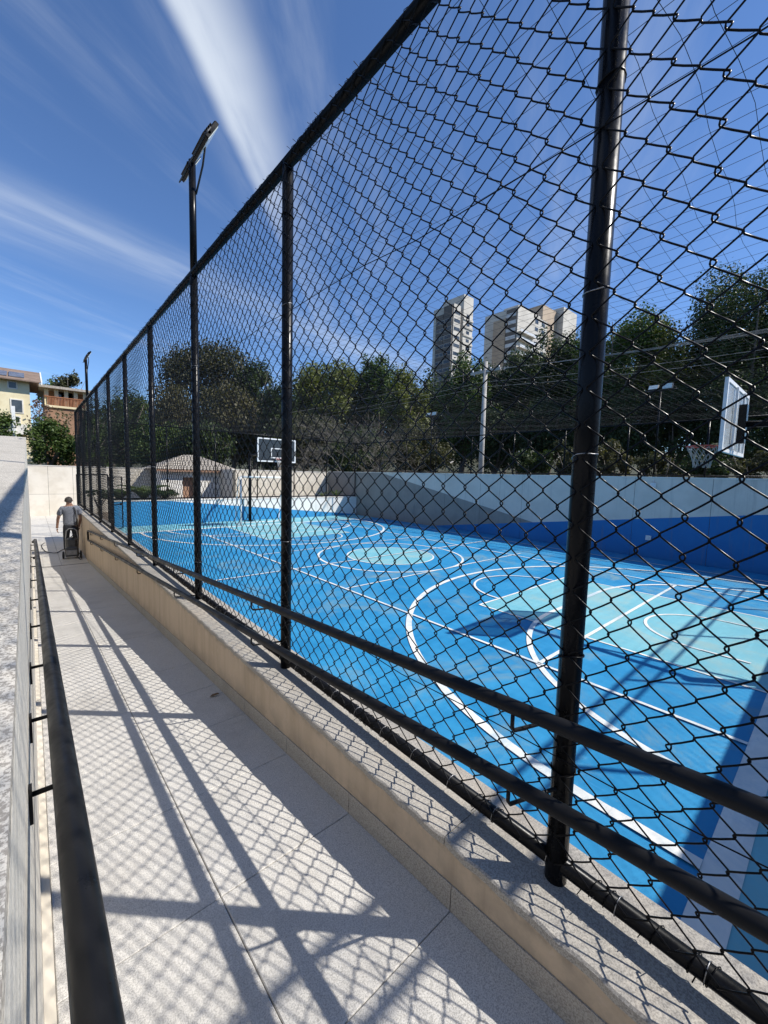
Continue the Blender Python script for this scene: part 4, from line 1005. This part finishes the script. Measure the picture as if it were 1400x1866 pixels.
def bare_tree(pxx, top, hw, basepy, D, label, mat, seed, depth=6, r0=0.09, spread=0.55, up_=0.75):
    b = px(pxx, basepy, D=D); gz = max(-0.2, hz(b[0], b[1])-0.3); k = D/F_PX
    H = (px(pxx, top, D=D)[2]-gz)
    o = empty('bare_tree', label, 'tree', (b[0], b[1], gz)); pr = random.Random(seed); tr_ = MB(); tw = MB()
    def grow(p, d, ln, r, lev):
        e = p+d*ln; m_ = p.lerp(e, .5)+Vector((pr.uniform(-1, 1), pr.uniform(-1, 1), pr.uniform(-.5, .5)))*ln*.07
        (tr_ if lev < 3 else tw).tube([p, m_, e], [r, r*.82, r*.62], 6 if lev < 2 else 3, False)
        if lev >= depth: return
        for i in range(pr.choice((2, 3, 3)) if lev < depth-1 else 3):
            nd = (d+Vector((pr.gauss(0, 1), pr.gauss(0, 1), pr.gauss(0, .7)))*spread+Vector((0, 0, .12*up_))).normalized()
            grow(p.lerp(e, pr.uniform(.55, 1)), nd, ln*pr.uniform(.62, .84), max(0.008, r*.6), lev+1)
    for i in range(5):
        a = 2*math.pi*(i+pr.random()*.6)/5
        grow(Vector((0, 0, 0.1)), Vector((math.cos(a)*.55, math.sin(a)*.55, up_)).normalized(), H*.30, r0, 0)
    tr_.build('trunk', mat, o); tw.build('branches', mat, o, 'stuff')
bare_tree(655, 690, 90, 850, 31, 'leafless tree with many fanned grey branches behind the far court corner', 'bark_pale', 3, 6, 0.10)
bare_tree(750, 622, 50, 760, 62, 'far leafless tree with reddish grey twigs beside the slender tower', 'bark_pale', 9, 6, 0.16)

# plants in the garden behind the far fence
def blade_plant(p, n, ln, label, seed, mat='leaf_palm', name='garden_plant', width=0.16, up_=0.8):
    pr = random.Random(seed); o = empty(name, label, 'plant', p)
    for i in range(n):
        a = 2*math.pi*i/n+pr.uniform(-.3, .3); d = Vector((math.cos(a), math.sin(a), 0)); l = ln*pr.uniform(.7, 1.1); sd_ = Vector((-d.y, d.x, 0)); vs = []
        for j in range(7):
            t_ = j/6; c = d*l*(t_*.75)+Vector((0, 0, l*up_*(t_-.62*t_*t_)*1.3)); w2 = width*l*math.sin(math.pi*min(.97, t_*.9+.08))
            vs += [c-sd_*w2+Vector((0, 0, .25*w2)), c, c+sd_*w2+Vector((0, 0, .25*w2))]
        fs = []
        for j in range(6):
            for q in (0, 1): k = j*3+q; fs.append((k, k+1, k+4, k+3))
        MB().add(vs, fs, True).build('leaf', mat, o)
    MB().tube([(0, 0, -.1), (0, 0, .35*ln)], .03, 6).build('stem', 'bark', o)
q = px(218, 905, Y=21.0); blade_plant((q[0], 21.0, 1.08), 11, 1.15, 'leafy banana-like plant in the planter nearest the gate', 1, width=.2)
q = px(262, 905, Y=21.0); blade_plant((q[0], 21.0, 1.08), 13, 1.5, 'largest banana-like plant in the planter beside the pavilion', 2, width=.18)
q = px(588, 905, Y=21.0); blade_plant((q[0], 21.0, 1.08), 9, .8, 'small yellowish spiky plant in the planter near the side wall', 4, width=.07)
q = px(612, 905, Y=21.0); blade_plant((q[0], 21.0, 1.08), 9, .95, 'spiky dark plant at the planter end against the side wall', 5, 'leaf_green', width=.07)
tree(300, 884, 26, 912, 20.7/((px(300, 890, D=1)-CAM)[1]), 'leaf_dark', 'low dark hedge along the planter in front of the pavilion', name='low_hedge', cat='hedge', lumps=12, leaf_px=2.4)
tree(180, 888, 20, 914, 23.5/((px(180, 890, D=1)-CAM)[1]), 'leaf_dark', 'low dark shrub beyond the mesh gate', name='low_hedge', cat='hedge', lumps=12, leaf_px=2.4)

# ================================================================== PERSON with pressure washer
def skin(name, verts, edges, radii, mat, parent=None, root=0, sub=2, loc=None):
    me = bpy.data.meshes.new(name); me.from_pydata([tuple(v_) for v_ in verts], edges, []); ob = bpy.data.objects.new(name, me); COL.objects.link(ob)
    md = ob.modifiers.new('skin', 'SKIN'); md.use_smooth_shade = True
    sv = me.skin_vertices[0].data
    for i, r_ in enumerate(radii): sv[i].radius = (r_, r_) if not isinstance(r_, tuple) else r_; sv[i].use_root = (i == root)
    sb = ob.modifiers.new('sub', 'SUBSURF'); sb.levels = sub; sb.render_levels = sub
    dg = bpy.context.evaluated_depsgraph_get(); ev = ob.evaluated_get(dg); m2 = bpy.data.meshes.new_from_object(ev)
    ob.modifiers.clear(); ob.data = m2; m2.materials.clear(); m2.materials.append(MATS[mat])
    for p_ in m2.polygons: p_.use_smooth = True
    if parent is not None: ob.parent = parent
    return ob
pp = px(131, 1010, Z=LZ)
man = empty('person', 'person in grey shirt and dark trousers walking away along the landing', 'person', (pp[0], pp[1], LZ), R(-6))
# local axes: +y away from camera (direction he walks), +x to his right, z up; height about 1.73
V = [(0, 0, .93), (0, .01, 1.08), (0, .015, 1.25), (-.005, .01, 1.40), (-.012, .02, 1.475), (-.02, .035, 1.53), (-.025, .05, 1.62), (-.022, .05, 1.69),
     (-.10, 0, .90), (-.115, .05, .50), (-.12, -.02, .09), (-.125, .13, .035),
     (.10, 0, .90), (.11, .13, .50), (.10, -.06, .11), (.11, .08, .035),
     (-.17, 0, 1.395), (-.225, -.02, 1.33), (-.285, -.03, 1.09), (-.315, .03, .87), (-.322, .045, .79),
     (.17, 0, 1.40), (.22, .02, 1.33), (.25, .02, 1.08), (.20, .10, .88), (.19, .12, .80)]
Ed = [(0, 1), (1, 2), (2, 3), (3, 4), (4, 5), (5, 6), (6, 7), (0, 8), (8, 9), (9, 10), (10, 11), (0, 12), (12, 13), (13, 14), (14, 15),
      (3, 16), (16, 17), (17, 18), (18, 19), (19, 20), (3, 21), (21, 22), (22, 23), (23, 24), (24, 25)]
Rd = [(.15, .11), (.14, .105), (.155, .11), (.13, .09), .055, .062, .085, .055, .085, .058, .042, .036, .085, .058, .042, .036,
      .065, .055, .043, .032, .036, .065, .055, .043, .032, .036]
body = skin('body', V, Ed, Rd, 'skin_tone', man)
def hand(px_, sgn):
    b = Vector(px_); mats_ = []
    vs = [b, b+Vector((0, .01, -.045))]; es = [(0, 1)]; rs = [.026, .030]
    for i in range(4):
        s = Vector((0, (-.028+.019*i), -.05)); st = len(vs); l = (.062, .072, .07, .055)[i]
        vs += [b+s, b+s+Vector((-sgn*.008, .004, -l*.5)), b+s+Vector((-sgn*.028, .008, -l*.9))]; es += [(1, st), (st, st+1), (st+1, st+2)]; rs += [.009, .0085, .0075]
    st = len(vs); vs += [b+Vector((-sgn*.004, .035, -.02)), b+Vector((-sgn*.012, .055, -.05))]; es += [(0, st), (st, st+1)]; rs += [.011, .009]
    skin('hand', vs, es, rs, 'skin_tone', man, sub=1)
hand((-.322, .045, .775), -1); hand((.19, .12, .785), 1)
skin('shirt', [(0, 0, .84), (0, 0, .95), (0, .01, 1.10), (0, .012, 1.26), (-.003, .008, 1.38), (-.006, .01, 1.44), (-.175, 0, 1.385), (-.235, -.02, 1.30), (-.262, -.028, 1.16), (.175, 0, 1.39), (.228, .015, 1.30), (.246, .02, 1.16)],
     [(0, 1), (1, 2), (2, 3), (3, 4), (4, 5), (4, 6), (6, 7), (7, 8), (4, 9), (9, 10), (10, 11)],
     [(.19, .145), (.195, .15), (.19, .145), (.20, .14), (.165, .115), (.085, .08), .085, .078, .082, .085, .078, .082], 'shirt_grey', man)
skin('trousers', [(0, 0, .98), (0, 0, .90), (-.10, 0, .82), (-.115, .05, .50), (-.12, -.01, .12), (.10, 0, .82), (.11, .13, .50), (.10, -.05, .14)], [(0, 1), (1, 2), (2, 3), (3, 4), (1, 5), (5, 6), (6, 7)],
     [(.16, .13), (.165, .135), .105, .082, .072, .105, .082, .072], 'jeans_dark', man)
for q in ((-.125, .05), (.108, .0)):
    skin('shoe', [(q[0], q[1]-.08, .05), (q[0], q[1], .05), (q[0], q[1]+.15, .035)], [(0, 1), (1, 2)], [.05, .048, .04], 'rubber', man, sub=1)
hr_ = MB()
rngp = random.Random(1)
rings = []
for i in range(7):     # cap of hair over the crown and back of the head
    a = math.pi*.5*i/6; z = 1.635+.098*math.sin(a); rad = .102*math.cos(a)+.002
    rings.append([(-.024+rad*.93*math.cos(2*math.pi*k/16), .042+rad*1.05*math.sin(2*math.pi*k/16), z-(.055 if (i == 0 and 8 <= k <= 16) else 0)+rngp.uniform(-.004, .004)) for k in range(16)])
hr_.add([p_ for r_ in rings for p_ in r_], [(i*16+k, i*16+(k+1) % 16, (i+1)*16+(k+1) % 16, (i+1)*16+k) for i in range(6) for k in range(16)]+[tuple(6*16+k for k in range(16))], True).build('hair', 'hair_dark', man)
for s in (-1, 1): skin('ear', [(-.024+s*.088, .05, 1.60), (-.024+s*.097, .045, 1.63)], [(0, 1)], [.014, .017], 'skin_tone', man, sub=1)
MB().tube([(.10, -.115, 1.435), (.135, -.13, 1.30), (.15, -.165, 1.05), (.165, -.16, .85)], .016, 8).build('shoulder_strap', 'rubber', man)
mp = px(132, 1017, Z=LZ)
mc = empty('pressure_washer', 'dark wheeled cleaning machine with upright handle behind the walking person', 'machine', (mp[0], mp[1], LZ), R(-6))
MB().bbox((-.15, -.14, .07), (.15, .16, .34), .03).build('housing', 'machine_dark', mc)
MB().bbox((-.125, -.11, .335), (.125, .12, .60), .05).build('motor_cover', 'machine_dark', mc)
MB().bbox((-.13, -.155, .12), (.13, -.14, .26), .01).build('front_panel', 'machine_grey', mc)
MB().tube([(-.14, .10, .10), (-.14, .12, .60), (-.12, .13, .78), (-.06, .13, .84), (.06, .13, .84), (.12, .13, .78), (.14, .12, .60), (.14, .10, .10)], .014, 8).build('handle', 'machine_grey', mc)
MB().tube([(-.13, .11, .55), (.13, .11, .55)], .011, 6).build('crossbar', 'machine_grey', mc)
for s in (-1, 1):
    wh = MB().tube([(s*.20-.022, 0, .105), (s*.20-.016, 0, .105), (s*.20+.016, 0, .105), (s*.20+.022, 0, .105)], [.09, .105, .105, .09], 20, True).build('wheel', 'rubber', mc)
    MB().cyl((s*.20+s*.024, 0, .105), .05, .006, 14, 'X').build('hub', 'machine_grey', wh)
MB().tube([(-.2, 0, .105), (.2, 0, .105)], .01, 6).build('axle', 'machine_grey', mc)
hs = [(.0, -.02, .58), (.03, -.1, .62), (.09, -.05, .62), (.06, .05, .68), (-.02, .08, .60), (-.05, -.02, .52), (.02, -.1, .58), (.08, -.06, .66)]
MB().tube(hs, .012, 6).build('coiled_hose', 'rubber', mc)
# hose lying on the landing
pts = []
for (a, b) in ((140, 1004), (148, 1012), (146, 1019), (130, 1003), (116, 1001), (104, 1007), (92, 1007), (84, 1005), (78, 1000), (76, 993), (82, 989)):
    q = px(a, b, Z=LZ+.012); pts.append((min(q[0], 1.12), q[1], LZ+.012))
def smooth(pts, n=6):
    out = []; P = [Vector(p_) for p_ in pts]
    for i in range(len(P)-1):
        a, b, c, d = P[max(0, i-1)], P[i], P[i+1], P[min(len(P)-1, i+2)]
        for j in range(n):
            t_ = j/n; out.append(.5*((2*b)+(c-a)*t_+(2*a-5*b+4*c-d)*t_*t_+(3*b-a-3*c+d)*t_**3))
    return out+[P[-1]]
MB().tube(smooth(pts), .010, 6).build('hose', 'rubber', label='thin black hose trailing across the landing floor from the machine', cat='hose')
# drain slot at the foot of the ramp
MB().box((0.0, RAMP_END+0.005, LZ-.02), (1.14, RAMP_END+0.062, LZ-0.002)).build('floor_drain', 'rubber', label='narrow dark drain slot across the foot of the ramp', cat='drain')
# small dry leaf on the ramp
q = px(390, 1252, X=1.06)
lf = MB(); zq = ramp_z(q[1])+.006
lf.add([(-.035, 0, 0), (-.01, .016, .008), (.03, .008, .012), (.045, 0, .004), (.02, -.014, .01), (-.015, -.015, .006)], [(0, 1, 5), (1, 2, 4, 5), (2, 3, 4)]).build('dead_leaf', 'dead_leaf', label='small curled brown leaf lying by the foot of the kerb wall', cat='leaf', loc=(1.06, q[1], zq))
# small junction box and cable on the side wall
for (a, b, nm, lb) in ((1191, 884, 'junction_box', 'small white electrical box high on the side wall'), (1182, 980, 'outlet_box', 'small white outlet box low on the blue part of the side wall')):
    q = px(a, b, X=XR-.02); s_ = .075
    e_ = empty(nm, lb, 'electrical box', (XR, q[1], q[2]))
    MB().box((-.06, -s_, -s_), (-.001, s_, s_)).build('box', 'white_metal', e_); MB().box((-.066, -s_*.7, -s_*.7), (-.06, s_*.7, s_*.7)).build('cover', 'tower_blind', e_)
    if b < 900: MB().tube([(-.02, 0, s_), (-.02, 0, 2.6-q[2])], .012, 6).build('conduit', 'tower_blind', e_)
